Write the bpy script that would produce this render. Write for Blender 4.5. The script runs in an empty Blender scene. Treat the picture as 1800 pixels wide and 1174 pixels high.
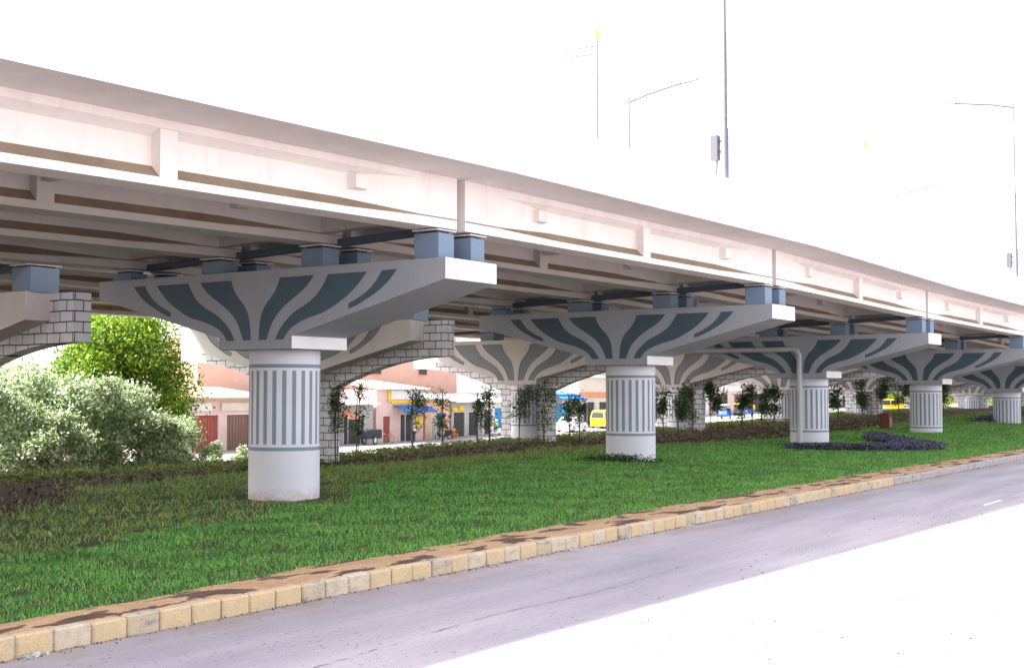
import bpy, math, random
import numpy as np
from mathutils import Vector, Matrix
R = math.radians
random.seed(7)
rng = np.random.default_rng(11)
S = bpy.context.scene
COL = S.collection

# ---------------------------------------------------------------- camera, light
# world axes: X runs along the flyover, Y across it (away from the camera), Z up
PHI = 33.8
cd = bpy.data.cameras.new('camera'); cam = bpy.data.objects.new('camera', cd); COL.objects.link(cam)
cd.sensor_width = 36; cd.lens = 44.8; cd.clip_start = 0.2; cd.clip_end = 6000
cam.location = (0, 0, 3.0); cam.rotation_euler = (R(90 + 2.58), 0, R(PHI - 90))
S.camera = cam

to_sun = Vector((-.574 * math.cos(R(42.3)), .819 * math.cos(R(42.3)), math.sin(R(42.3))))
w = bpy.data.worlds.new('World'); S.world = w; w.use_nodes = True
nt = w.node_tree; bg = nt.nodes['Background']
sky = nt.nodes.new('ShaderNodeTexSky'); sky.sky_type = 'NISHITA'; sky.sun_disc = False
sky.sun_elevation = R(42.3); sky.sun_rotation = math.atan2(to_sun.x, to_sun.y)
sky.air_density = 1.0; sky.dust_density = 1.6; sky.ozone_density = 1.0
bw = nt.nodes.new('ShaderNodeRGBToBW'); tint = nt.nodes.new('ShaderNodeMixRGB'); tint.blend_type = 'MULTIPLY'; tint.inputs[0].default_value = 1
hz = nt.nodes.new('ShaderNodeMixRGB'); hz.inputs[0].default_value = .68     # sky blended toward warm grey to set the white balance
nt.links.new(sky.outputs[0], bw.inputs[0]); nt.links.new(bw.outputs[0], tint.inputs[1]); tint.inputs[2].default_value = (1.12, 1.065, 1.03, 1)
nt.links.new(sky.outputs[0], hz.inputs[1]); nt.links.new(tint.outputs[0], hz.inputs[2])
nt.links.new(hz.outputs[0], bg.inputs[0]); bg.inputs[1].default_value = 0.15
sd = bpy.data.lights.new('sun', 'SUN'); sd.energy = 3.6; sd.angle = R(0.9); sd.color = (1, .95, .87)
so = bpy.data.objects.new('sun', sd); COL.objects.link(so)
so.rotation_euler = (-to_sun).to_track_quat('-Z', 'Y').to_euler(); so.location = (0, 60, 60)
S.view_settings.view_transform = 'Standard'; S.view_settings.look = 'None'
S.view_settings.exposure = 2.4; S.view_settings.gamma = 1.0
S.render.engine = 'CYCLES'
S.cycles.max_bounces = 8; S.cycles.diffuse_bounces = 5

# ---------------------------------------------------------------- materials
def new_mat(name):
    m = bpy.data.materials.new(name); m.use_nodes = True
    return m, m.node_tree, m.node_tree.nodes['Principled BSDF']
def nd(nt, t, **k):
    n = nt.nodes.new(t)
    for a, v in k.items():
        if a.startswith('i_'): n.inputs[a[2:].replace('_', ' ')].default_value = v
        else: setattr(n, a, v)
    return n
def coords(nt, scale=(1, 1, 1)):
    g = nd(nt, 'ShaderNodeNewGeometry'); mp = nd(nt, 'ShaderNodeMapping')
    mp.inputs['Scale'].default_value = scale
    nt.links.new(g.outputs['Position'], mp.inputs[0]); return mp.outputs[0]
def ramp(nt, fac, stops):
    r = nd(nt, 'ShaderNodeValToRGB'); e = r.color_ramp.elements
    while len(e) < len(stops): e.new(.5)
    for q, (p, c) in zip(e, stops): q.position = p; q.color = (*c, 1) if len(c) == 3 else c
    nt.links.new(fac, r.inputs[0]); return r.outputs[0]
def noise(nt, scale, detail=4, vec=None, rough=.6):
    n = nd(nt, 'ShaderNodeTexNoise'); n.inputs['Scale'].default_value = scale
    n.inputs['Detail'].default_value = detail; n.inputs['Roughness'].default_value = rough
    nt.links.new(vec if vec is not None else coords(nt), n.inputs['Vector']); return n.outputs['Fac']
def mix(nt, fac, a, b, mode='MIX'):
    m = nd(nt, 'ShaderNodeMixRGB', blend_type=mode)
    for i, v in enumerate((fac, a, b)):
        if isinstance(v, (int, float)): m.inputs[i].default_value = v
        elif isinstance(v, tuple): m.inputs[i].default_value = (*v, 1)
        else: nt.links.new(v, m.inputs[i])
    return m.outputs[0]
def bump(nt, p, h, strength=.3, dist=.02):
    b = nd(nt, 'ShaderNodeBump'); b.inputs['Strength'].default_value = strength; b.inputs['Distance'].default_value = dist
    nt.links.new(h, b.inputs['Height']); nt.links.new(b.outputs[0], p.inputs['Normal'])
def sc(c, k): return tuple(min(1, x * k) for x in c)

def painted(name, c, rough=.75, var=.1, stain=(.45, .38, .30), stain_amt=.18, grain=.15, vert=True):
    """painted render/concrete: cloudy tone, rain streaks, grain"""
    m, nt, p = new_mat(name)
    a = noise(nt, .9, 5)
    base = ramp(nt, a, [(.3, sc(c, 1 - var)), (.7, sc(c, 1 + var * .5))])
    st = noise(nt, 1.0, 6, coords(nt, (2.2, 2.2, .28 if vert else 2.2)), .7)
    sm = ramp(nt, st, [(.52, (0, 0, 0)), (.8, (stain_amt,) * 3)])
    b2 = mix(nt, sm, base, tuple(x * y * 2 for x, y in zip(stain, c)) if False else sc(stain, .8))
    g = noise(nt, 60, 2)
    b3 = mix(nt, grain, b2, ramp(nt, g, [(.3, (.25,) * 3), (.7, (1,) * 3)]), 'MULTIPLY')
    nt.links.new(b3, p.inputs['Base Color']); p.inputs['Roughness'].default_value = rough
    bump(nt, p, noise(nt, 25, 5), .15, .01)
    return m
def plain(name, c, rough=.6, metal=0, var=.12, scale=6):
    m, nt, p = new_mat(name)
    nt.links.new(ramp(nt, noise(nt, scale, 3), [(.3, sc(c, 1 - var)), (.7, sc(c, 1 + var))]), p.inputs['Base Color'])
    p.inputs['Roughness'].default_value = rough; p.inputs['Metallic'].default_value = metal
    return m
def leafy(name, cols, trans=.25, patch=.35, rough=.5):
    m, nt, p = new_mat(name)
    g = nd(nt, 'ShaderNodeNewGeometry')
    n = len(cols)
    c1 = ramp(nt, g.outputs['Random Per Island'], [(i / max(1, n - 1), c) for i, c in enumerate(cols)])
    c2 = mix(nt, patch, c1, ramp(nt, noise(nt, .7, 4), [(.35, (.5, .5, .45)), (.65, (1.3, 1.25, 1.1))]), 'MULTIPLY')
    nt.links.new(c2, p.inputs['Base Color']); p.inputs['Roughness'].default_value = rough
    tr = nd(nt, 'ShaderNodeBsdfTranslucent'); nt.links.new(c2, tr.inputs['Color'])
    mx = nd(nt, 'ShaderNodeMixShader'); mx.inputs[0].default_value = trans
    nt.links.new(p.outputs[0], mx.inputs[1]); nt.links.new(tr.outputs[0], mx.inputs[2])
    nt.links.new(mx.outputs[0], nt.nodes['Material Output'].inputs['Surface'])
    return m

M = {}
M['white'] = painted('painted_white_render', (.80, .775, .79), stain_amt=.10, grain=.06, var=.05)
M['girder_lit'] = painted('fascia_girder_lit', (.80, .735, .705), stain_amt=.32, grain=.06, var=.07)  # lighter girder copy: daylight on the outer face is put into the colour
M['flange'] = painted('flange_edge_bounce', (.84, .80, .77), stain_amt=.1, grain=.04, var=.04)  # edge lightened: light bounced off the road is put into the colour
M['girder'] = painted('girder_shaded', (.50, .465, .44), stain_amt=.22, grain=.08, var=.08)  # darker girder copy: shade under the deck is put into the colour
M['soffit'] = painted('soffit_paint', (.78, .72, .70), stain_amt=.2, grain=.08, var=.08)
M['ledge'] = painted('dusty_ledge', (.30, .22, .15), stain=(.12, .08, .05), stain_amt=.4, grain=.3, var=.25)
M['cap'] = painted('cap_paint', (.385, .395, .44), stain_amt=.32, grain=.22, var=.07)
M['teal'] = painted('leaf_stripe_paint', (.072, .118, .158), stain=(.2, .2, .2), stain_amt=.12, grain=.25, var=.1)
M['greyleaf'] = painted('grey_leaf_paint', (.20, .22, .25), stain=(.3, .3, .3), stain_amt=.12, grain=.25, var=.08)
M['recess_shade'] = plain('painted_recess_shade', (.03, .028, .03))  # shade of the leaf recess, painted as a dark edge
M['colstripe'] = painted('column_stripe_paint', (.215, .27, .335), stain=(.3, .3, .3), stain_amt=.1, grain=.1, var=.06)
M['column'] = painted('column_paint', (.68, .66, .71), stain_amt=.14, grain=.05, var=.05)
def splash(m):
    nt = m.node_tree; p = nt.nodes['Principled BSDF']; src = p.inputs['Base Color'].links[0].from_socket
    g = nd(nt, 'ShaderNodeNewGeometry'); sp = nd(nt, 'ShaderNodeSeparateXYZ'); nt.links.new(g.outputs['Position'], sp.inputs[0])
    mr = nd(nt, 'ShaderNodeMapRange'); mr.inputs[1].default_value = .75; mr.inputs[2].default_value = .0; nt.links.new(sp.outputs[2], mr.inputs[0])
    ad = nd(nt, 'ShaderNodeMath', operation='MULTIPLY'); nt.links.new(mr.outputs[0], ad.inputs[0]); nt.links.new(noise(nt, 5, 8, None, .75), ad.inputs[1])
    nt.links.new(mix(nt, ramp(nt, ad.outputs[0], [(.30, (0, 0, 0)), (.62, (.75, .75, .75))]), src, (.42, .27, .17)), p.inputs['Base Color'])
splash(M['column'])
M['pedestal'] = painted('pedestal_paint', (.19, .26, .36), stain=(.2, .2, .22), stain_amt=.12, grain=.1, var=.06)
M['cap_far'] = painted('far_cap_paint', (.56, .52, .505), stain_amt=.14, grain=.15, var=.07)
M['bluebeam'] = painted('beam_blue_paint', (.07, .10, .14), stain_amt=.1, grain=.1)
M['rubber'] = plain('bearing_rubber', (.05, .05, .055), .8)
M['steel'] = plain('galvanised_steel', (.55, .56, .60), .45, .3)
M['greypole'] = plain('grey_pole_paint', (.12, .125, .15), .5)
M['darkbox'] = plain('junction_box_paint', (.06, .055, .075), .5)
M['yellowlamp'] = plain('amber_plastic', (.8, .45, .05), .4)
M['black'] = plain('black_plastic', (.02, .02, .022), .5)
M['tyre'] = plain('tyre_rubber', (.03, .03, .03), .85)
M['pipe'] = painted('downpipe_paint', (.50, .51, .51), stain_amt=.2, grain=.08)
M['redbox'] = painted('red_brown_brick', (.22, .07, .05), stain=(.3, .2, .15), stain_amt=.3, grain=.3)

def brick_mat():
    m, nt, p = new_mat('painted_block_masonry')
    g = nd(nt, 'ShaderNodeNewGeometry'); sp = nd(nt, 'ShaderNodeSeparateXYZ'); nt.links.new(g.outputs['Position'], sp.inputs[0])
    ad = nd(nt, 'ShaderNodeMath', operation='ADD'); nt.links.new(sp.outputs[0], ad.inputs[0]); nt.links.new(sp.outputs[1], ad.inputs[1])
    cb = nd(nt, 'ShaderNodeCombineXYZ'); nt.links.new(ad.outputs[0], cb.inputs[0]); nt.links.new(sp.outputs[2], cb.inputs[1])
    wob = nd(nt, 'ShaderNodeTexNoise'); wob.inputs['Scale'].default_value = 1.3; nt.links.new(g.outputs['Position'], wob.inputs['Vector'])
    mm = mix(nt, .03, cb.outputs[0], wob.outputs['Color'], 'LINEAR_LIGHT')
    b = nd(nt, 'ShaderNodeTexBrick'); nt.links.new(mm, b.inputs['Vector'])
    b.inputs['Scale'].default_value = 1; b.inputs['Brick Width'].default_value = .66; b.inputs['Row Height'].default_value = .35
    b.inputs['Mortar Size'].default_value = .02; b.inputs['Mortar Smooth'].default_value = .1
    b.inputs['Color1'].default_value = (.60, .60, .64, 1); b.inputs['Color2'].default_value = (.70, .69, .72, 1); b.inputs['Mortar'].default_value = (.015, .02, .03, 1)
    st = noise(nt, .5, 5, coords(nt, (1, 1, .35)))
    c = mix(nt, ramp(nt, st, [(.55, (0, 0, 0)), (.72, (.5, .5, .5))]), b.outputs['Color'], (.40, .33, .22), 'MULTIPLY')
    nt.links.new(c, p.inputs['Base Color']); p.inputs['Roughness'].default_value = .8
    bump(nt, p, b.outputs['Fac'], -.4, .02)
    return m
M['brick'] = brick_mat()

def asphalt_mat():
    m, nt, p = new_mat('dusty_asphalt')
    a = ramp(nt, noise(nt, .35, 6, coords(nt, (.35, 1, 1))), [(.3, (.32, .29, .335)), (.72, (.47, .415, .44))])
    f = ramp(nt, noise(nt, 90, 2), [(.28, (.45, .45, .45)), (.5, (1, 1, 1)), (.75, (1.15, 1.12, 1.1))])
    c = mix(nt, .55, a, f, 'MULTIPLY')
    vo = nd(nt, 'ShaderNodeTexVoronoi', voronoi_dimensions='2D'); vo.inputs['Scale'].default_value = 5.5; nt.links.new(coords(nt, (.6, 1, 1)), vo.inputs['Vector'])
    pit = ramp(nt, vo.outputs['Distance'], [(.03, (.25, .22, .2)), (.07, (1, 1, 1))])
    c = mix(nt, .75, c, pit, 'MULTIPLY')
    g = nd(nt, 'ShaderNodeNewGeometry'); sp = nd(nt, 'ShaderNodeSeparateXYZ'); nt.links.new(g.outputs['Position'], sp.inputs[0])
    # sand washed against the kerb
    ds = nd(nt, 'ShaderNodeMapRange'); ds.inputs[1].default_value = 12.3; ds.inputs[2].default_value = 13.75; nt.links.new(sp.outputs[1], ds.inputs[0])
    dn = nd(nt, 'ShaderNodeMath', operation='MULTIPLY'); nt.links.new(ds.outputs[0], dn.inputs[0]); nt.links.new(ramp(nt, noise(nt, 1.4, 5), [(.35, (0, 0, 0)), (.7, (1, 1, 1))]), dn.inputs[1])
    c = mix(nt, dn.outputs[0], c, (.33, .26, .20))
    v2 = nd(nt, 'ShaderNodeTexVoronoi', voronoi_dimensions='2D'); v2.inputs['Scale'].default_value = 3.2; nt.links.new(coords(nt, (.7, 1.6, 1)), v2.inputs['Vector'])
    fl = ramp(nt, v2.outputs['Distance'], [(.06, (1, 1, 1)), (.10, (0, 0, 0))]); cl = ramp(nt, noise(nt, .45, 5, None, .7), [(.5, (0, 0, 0)), (.58, (1, 1, 1))])
    c = mix(nt, mix(nt, .55, (0., 0., 0.), mix(nt, 1.0, fl, cl, 'MULTIPLY')), c, (.022, .018, .016))
    wt = ramp(nt, noise(nt, 1.0, 5, coords(nt, (.10, 1.1, 1)), .6), [(.35, (.86, .84, .84)), (.65, (1.08, 1.07, 1.05))])   # wheel-polished lanes
    c = mix(nt, 1.0, c, wt, 'MULTIPLY')
    nt.links.new(c, p.inputs['Base Color']); p.inputs['Roughness'].default_value = .82
    bump(nt, p, noise(nt, 70, 3), .35, .01)
    return m
M['asphalt'] = asphalt_mat()

def ground_mat(name, stops, fine=30, bstr=.8):
    m, nt, p = new_mat(name)
    a = ramp(nt, noise(nt, 1.1, 8, None, .7), stops)
    f = ramp(nt, noise(nt, fine, 4), [(.3, (.5, .48, .45)), (.7, (1.25, 1.2, 1.15))])
    nt.links.new(mix(nt, .8, a, f, 'MULTIPLY'), p.inputs['Base Color']); p.inputs['Roughness'].default_value = .95
    bump(nt, p, noise(nt, 9, 8, None, .7), bstr, .08)
    return m
M['soil'] = ground_mat('brown_soil', [(.3, (.035, .015, .008)), (.55, (.075, .034, .018)), (.75, (.14, .066, .036))])
M['turf'] = ground_mat('turf_base', [(.32, (.16, .080, .040)), (.44, (.075, .060, .022)), (.55, (.05, .085, .02)), (.75, (.05, .11, .02))])
M['street'] = plain('sunlit_street', (.30, .28, .27), .9, scale=.8)
M['sandstrip'] = None
def sand_mat():
    m, nt, p = new_mat('sandy_verge_crust')
    vo = nd(nt, 'ShaderNodeTexNoise'); vo.inputs['Scale'].default_value = .9; vo.inputs['Detail'].default_value = 7; vo.inputs['Roughness'].default_value = .55
    nt.links.new(coords(nt, (.8, 2.4, 1)), vo.inputs['Vector'])
    c = ramp(nt, vo.outputs['Fac'], [(.38, (.10, .050, .035)), (.46, (.17, .085, .055)), (.47, (.60, .38, .20)), (.62, (.50, .28, .15)), (.75, (.62, .42, .25))])
    f = ramp(nt, noise(nt, 22, 5), [(.3, (.6, .58, .55)), (.6, (1.1, 1.1, 1.1))])
    nt.links.new(mix(nt, .7, c, f, 'MULTIPLY'), p.inputs['Base Color']); p.inputs['Roughness'].default_value = .9
    bump(nt, p, noise(nt, 12, 6), .6, .03); return m
M['sandstrip'] = sand_mat()
def kerb_mat(name, c, d):
    m, nt, p = new_mat(name)
    a = ramp(nt, noise(nt, 3.2, 7, coords(nt, (1, 1, 2)), .65), [(.3, d), (.5, c), (.75, sc(c, 1.15))])
    f = ramp(nt, noise(nt, 45, 4), [(.3, (.65, .6, .55)), (.6, (1.05, 1.05, 1.05))])
    nt.links.new(mix(nt, .6, a, f, 'MULTIPLY'), p.inputs['Base Color']); p.inputs['Roughness'].default_value = .85
    bump(nt, p, noise(nt, 14, 6), .5, .02); return m
M['kerby'] = kerb_mat('kerb_yellow_paint', (.62, .45, .26), (.52, .42, .32))
M['kerbg'] = kerb_mat('kerb_worn_grey', (.52, .41, .28), (.20, .21, .28))
M['kerbt'] = kerb_mat('kerb_faded_tan', (.60, .49, .36), (.42, .33, .24))
M['kerbw'] = kerb_mat('kerb_bare_concrete', (.42, .37, .36), (.26, .20, .18))
M['crack'] = plain('crack_dark', (.12, .105, .10), .95)
M['roadwhite'] = plain('road_paint_white', (.75, .74, .74), .7)
M['grass'] = leafy('grass_blades', [(.04, .16, .028), (.085, .33, .050), (.13, .43, .065), (.21, .52, .10), (.46, .50, .14)], .3, .6)
M['grassdry'] = leafy('rough_grass_blades', [(.07, .19, .03), (.12, .32, .045), (.24, .42, .07), (.42, .28, .10), (.17, .44, .06)], .2, .4)
M['cover'] = leafy('groundcover_leaves', [(.09, .05, .02), (.10, .15, .02), (.22, .26, .05), (.08, .17, .03), (.36, .36, .16)], .3, .3)
M['purple'] = leafy('purple_leaves', [(.03, .028, .055), (.075, .07, .13), (.20, .185, .28), (.05, .07, .05)], .15, .3)
M['tree'] = leafy('tree_leaves', [(.02, .07, .010), (.05, .14, .014), (.14, .30, .02), (.24, .38, .02), (.48, .50, .03)], .5, .45)
M['shrub'] = leafy('shrub_leaves', [(.07, .16, .04), (.18, .32, .07), (.34, .44, .22), (.62, .66, .54), (.8, .8, .76)], .5, .25)
M['sapling'] = leafy('sapling_leaves', [(.02, .055, .018), (.035, .085, .025), (.07, .13, .035)], .3, .3)
M['bark'] = plain('bark', (.10, .065, .04), .9, scale=20)
M['stake'] = plain('bamboo_stake', (.06, .04, .03), .8, scale=20)
M['litter'] = plain('pale_litter', (.5, .52, .5), .8)

# ---------------------------------------------------------------- mesh helper
def tag(o, label=None, cat=None, group=None, kind=None):
    if label: o['label'] = label
    if cat: o['category'] = cat
    if group: o['group'] = group
    if kind: o['kind'] = kind
    return o
def thing(name, label, cat, loc=(0, 0, 0), rz=0, group=None):
    o = bpy.data.objects.new(name, None); o.empty_display_size = .3
    COL.objects.link(o); o.location = loc; o.rotation_euler = (0, 0, rz)
    return tag(o, label, cat, group)
class MB:
    def __init__(s): s.v = []; s.f = []; s.m = []; s.sm = []
    def add(s, vs, fs, m=0, smooth=False):
        b = len(s.v); s.v += [tuple(q) for q in vs]
        for f in fs: s.f.append(tuple(b + i for i in f)); s.m.append(m); s.sm.append(smooth)
    def box(s, x0, x1, y0, y1, z0, z1, m=0):
        s.hexa([(x0, y0, z0), (x1, y0, z0), (x1, y1, z0), (x0, y1, z0), (x0, y0, z1), (x1, y0, z1), (x1, y1, z1), (x0, y1, z1)], m)
    def hexa(s, vs, m=0):
        s.add(vs, [(0, 3, 2, 1), (4, 5, 6, 7), (0, 1, 5, 4), (1, 2, 6, 5), (2, 3, 7, 6), (3, 0, 4, 7)], m)
    def bbox(s, x0, x1, y0, y1, z0, z1, c=.02, m=0):
        """box with chamfered vertical and top edges"""
        P = lambda k, z: [(x0 + c, y0 + k, z), (x1 - c, y0 + k, z), (x1 - k, y0 + c, z), (x1 - k, y1 - c, z), (x1 - c, y1 - k, z), (x0 + c, y1 - k, z), (x0 + k, y1 - c, z), (x0 + k, y0 + c, z)]
        A = P(0, z0) + P(0, z1 - c) + [(x0 + c * 1.6, y0 + c, z1), (x1 - c * 1.6, y0 + c, z1), (x1 - c, y0 + c * 1.6, z1), (x1 - c, y1 - c * 1.6, z1), (x1 - c * 1.6, y1 - c, z1), (x0 + c * 1.6, y1 - c, z1), (x0 + c, y1 - c * 1.6, z1), (x0 + c, y0 + c * 1.6, z1)]
        F = []
        for L in (0, 8):
            for i in range(8): j = (i + 1) % 8; F.append((L + i, L + j, L + 8 + j, L + 8 + i))
        F.append(tuple(range(16, 24))); F.append(tuple(reversed(range(8))))
        s.add(A, F, m)
    def tube(s, pts, r, n=8, m=0, cap=True, smooth=True):
        pts = [Vector(p) for p in pts]; rr = r if isinstance(r, (list, tuple)) else [r] * len(pts)
        V = []; up = Vector((0, 0, 1))
        for i, p in enumerate(pts):
            d = (pts[min(i + 1, len(pts) - 1)] - pts[max(i - 1, 0)]).normalized()
            a = d.cross(up if abs(d.z) < .95 else Vector((1, 0, 0))).normalized(); b = d.cross(a)
            for k in range(n): t = 2 * math.pi * k / n; V.append(p + (a * math.cos(t) + b * math.sin(t)) * rr[i])
        F = [(i * n + k, i * n + (k + 1) % n, (i + 1) * n + (k + 1) % n, (i + 1) * n + k) for i in range(len(pts) - 1) for k in range(n)]
        s.add(V, F, m, smooth)
        if cap: s.add(V[:n], [tuple(range(n))], m); s.add(V[-n:], [tuple(reversed(range(n)))], m)
    def prism_x(s, poly, x0, x1, m=0, mside=None):
        """poly in (y,z) extruded along x"""
        n = len(poly); V = [(x0, y, z) for y, z in poly] + [(x1, y, z) for y, z in poly]
        s.add(V, [tuple(range(n)), tuple(reversed(range(n, 2 * n)))], m)
        s.add(V, [(i, (i + 1) % n, n + (i + 1) % n, n + i) for i in range(n)], m if mside is None else mside)
    def prism_y(s, poly, y0, y1, m=0):
        n = len(poly); V = [(x, y0, z) for x, z in poly] + [(x, y1, z) for x, z in poly]
        s.add(V, [tuple(range(n)), tuple(reversed(range(n, 2 * n)))] + [(i, (i + 1) % n, n + (i + 1) % n, n + i) for i in range(n)], m)
    def sphere(s, c, r, n=12, k=8, m=0, sq=(1, 1, 1)):
        V = []; F = []
        for i in range(k + 1):
            a = math.pi * i / k
            for j in range(n): b = 2 * math.pi * j / n; V.append((c[0] + r * sq[0] * math.sin(a) * math.cos(b), c[1] + r * sq[1] * math.sin(a) * math.sin(b), c[2] + r * sq[2] * math.cos(a)))
        for i in range(k):
            for j in range(n): F.append((i * n + j, (i + 1) * n + j, (i + 1) * n + (j + 1) % n, i * n + (j + 1) % n))
        s.add(V, F, m, True)
    def build(s, name, mats, parent=None, local=False, origin=None):
        me = bpy.data.meshes.new(name)
        off = Vector(origin) if origin else Vector((0, 0, 0))
        if parent is not None and not local: off = Vector(parent.get('_o', parent.location))
        me.from_pydata([tuple(Vector(q) - off) for q in s.v], [], s.f)
        for k in (mats if isinstance(mats, (list, tuple)) else [mats]): me.materials.append(M[k] if isinstance(k, str) else k)
        me.polygons.foreach_set('material_index', s.m); me.polygons.foreach_set('use_smooth', s.sm); me.update()
        me.validate()
        o = bpy.data.objects.new(name, me); COL.objects.link(o)
        if parent is not None: o.parent = parent
        else: o.location = off
        return o
def np_mesh(name, V, nv, mat, parent=None, origin=(0, 0, 0)):
    """V (n*nv,3) array of loose n-gons"""
    V = V - np.array(origin); n = len(V) // nv
    me = bpy.data.meshes.new(name); me.vertices.add(len(V)); me.vertices.foreach_set('co', V.astype(np.float32).ravel())
    me.loops.add(len(V)); me.loops.foreach_set('vertex_index', np.arange(len(V), dtype=np.int32))
    me.polygons.add(n); me.polygons.foreach_set('loop_start', np.arange(n, dtype=np.int32) * nv)
    me.materials.append(M[mat]); me.update(calc_edges=True)
    o = bpy.data.objects.new(name, me); COL.objects.link(o)
    if parent is not None: o.parent = parent
    else: o.location = origin
    return o

# ---------------------------------------------------------------- ground
AS = [-49.4, -30.4, -11.4, 7.6, 26.6, 45.6, 64.6, 83.6, 102.6, 121.6, 140.6, 159.6, 178.6, 197.6]
AT = [26.2, 26.2, 26.2, 26.1, 25.6, 24.75, 24.4, 23.7, 22.95, 22.3, 21.6, 20.9, 20.2, 19.5]
BT = [43.4, 43.4, 43.2, 43.1, 43.0, 42.3, 42.0, 41.2, 40.8, 40.4, 40.0, 39.6, 39.2, 38.8]
DZ = [-.9, -.7, -.45, -.22, 0, -.12, -.47, -.71, -1.2, -1.6, -2.0, -2.3, -2.6, -2.9]
BZ = [-.9, -.7, -.45, -.2, 0, -.05, -.15, -.3, -.45, -.6, -.8, -1.0, -1.2, -1.4]
def sstep(a, b, x):
    x = np.clip((x - a) / (b - a), 0, 1); return x * x * (3 - 2 * x)
def prof(s): return np.interp(s, [0, 27, 45, 65, 84, 103, 122, 200], [0, -.03, .22, .12, .38, .62, .9, 1.4])
def street_z(s): return np.interp(s, [90, 145, 200, 300], [-1.4, -.1, .5, .8])
def gz(s, t):
    s = np.asarray(s, float); t = np.asarray(t, float)
    a = prof(s) * sstep(15.2, 24, t)
    far = np.interp(s, [20, 30, 42, 49, 56, 63, 71, 85, 103, 122, 200], [-.2, -.25, -.36, -.27, -.07, .05, .06, .3, .5, .8, 1.2])
    a = a + (far - a) * sstep(27, 41, t)
    a = a + .38 * np.exp(-((s - 19.5) / 5.5) ** 2 - ((t - 34) / 4.0) ** 2)       # soil mound at left
    a = a + .03 * np.sin(s * 1.7 + t * 2.1) * np.sin(t * 1.3 - s * .6) * sstep(15, 17, t)
    k = sstep(43.2, 47.0, t)
    a = a * (1 - k) + street_z(s) * k
    a = a * sstep(14.6, 15.2, t) 
    return a
def grid(name, ss, tf, nt_, mat, dz=0.0, label=None, kind='structure'):
    V = []; F = []
    for s in ss:
        t0, t1 = tf(s)
        for j in range(nt_ + 1):
            t = t0 + (t1 - t0) * j / nt_; V.append((s, t, float(gz(s, t)) + dz))
    n = nt_ + 1
    for i in range(len(ss) - 1):
        for j in range(nt_): F.append((i * n + j, (i + 1) * n + j, (i + 1) * n + j + 1, i * n + j + 1))
    b = MB(); b.add(V, F, 0, True); o = b.build(name, mat); o['kind'] = kind
    return o
# ground: one sheet to the horizon
tv = [-900, -300, -60, -12.2, 13.86, 13.88, 14.62] + list(np.arange(14.8, 15.6, .2)) + list(np.arange(16, 51, .7)) + [55, 65, 80, 120, 300, 1200]
sv = [-700, -200, -80, -40] + list(np.arange(-20, 130, 1.2)) + list(np.arange(130, 230, 6)) + [300, 600, 1500, 3000]
V = []; F = []
for s in sv:
    for t in tv:
        z = float(gz(s, t)) - .02 if t > 14.6 else (-.04 if t > 13.87 else -.29)
        if t >= 55: z = float(street_z(s)) - .02
        V.append((s, t, z))
n = len(tv)
for i in range(len(sv) - 1):
    for j in range(n - 1): F.append((i * n + j, (i + 1) * n + j, (i + 1) * n + j + 1, i * n + j + 1))
b = MB(); b.add(V, F, 0, True); g = b.build('ground', 'soil'); g['kind'] = 'structure'
# carriageway in front
b = MB(); b.add([(-120, -12, -.25), (420, -12, -.25), (420, 13.78, -.25), (-120, 13.78, -.25)], [(0, 1, 2, 3)]); o = b.build('road', 'asphalt'); o['kind'] = 'structure'
b = MB(); b.add([(-300, -200, -.27), (600, -200, -.27), (600, -12, -.27), (-300, -12, -.27)], [(0, 1, 2, 3)]); o = b.build('far_pavement', 'street'); o['kind'] = 'structure'
b = MB()
for s0 in (38.0, 74.0, 92.0): b.add([(s0, 9.1, -.246), (s0 + 2.0, 9.1, -.246), (s0 + 2.0, 9.22, -.246), (s0, 9.22, -.246)], [(0, 1, 2, 3)])
o = b.build('lane_marking', 'roadwhite'); o['kind'] = 'structure'
# crack and patch joint
def crack(pts, wd):
    b = MB(); P = []
    for (a, c) in zip(pts[:-1], pts[1:]):
        L = math.hypot(c[0] - a[0], c[1] - a[1]); k = max(2, int(L / .15))
        P += [(a[0] + (c[0] - a[0]) * i / k, a[1] + (c[1] - a[1]) * i / k) for i in range(k)]
    P.append(pts[-1]); px = []
    for i, (x, y) in enumerate(P):
        x += random.uniform(-.04, .04); y += random.uniform(-.04, .04) + .1 * math.sin(i * .13); h = wd * random.choice((.15, .5, 1, 1.5, .1)) / 2
        px += [(x, y - h, -.246), (x + .01, y + h, -.246)]
    b.add(px, [(2 * i, 2 * i + 2, 2 * i + 3, 2 * i + 1) for i in range(len(P) - 1)]); return b
b = crack([(6, 10.4), (12, 10.5), (22.2, 10.6)], .018)
c2 = crack([(22.0, 10.5), (22.6, 11.6), (22.5, 12.8)], .018); b.add(c2.v, c2.f)
b.build('road_crack', 'crack')['kind'] = 'structure'
# street beyond
def tvals(s): return (47.3, 71.2)
grid('far_street', list(np.arange(-60, 260, 5)), tvals, 4, 'street', .0)
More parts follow.
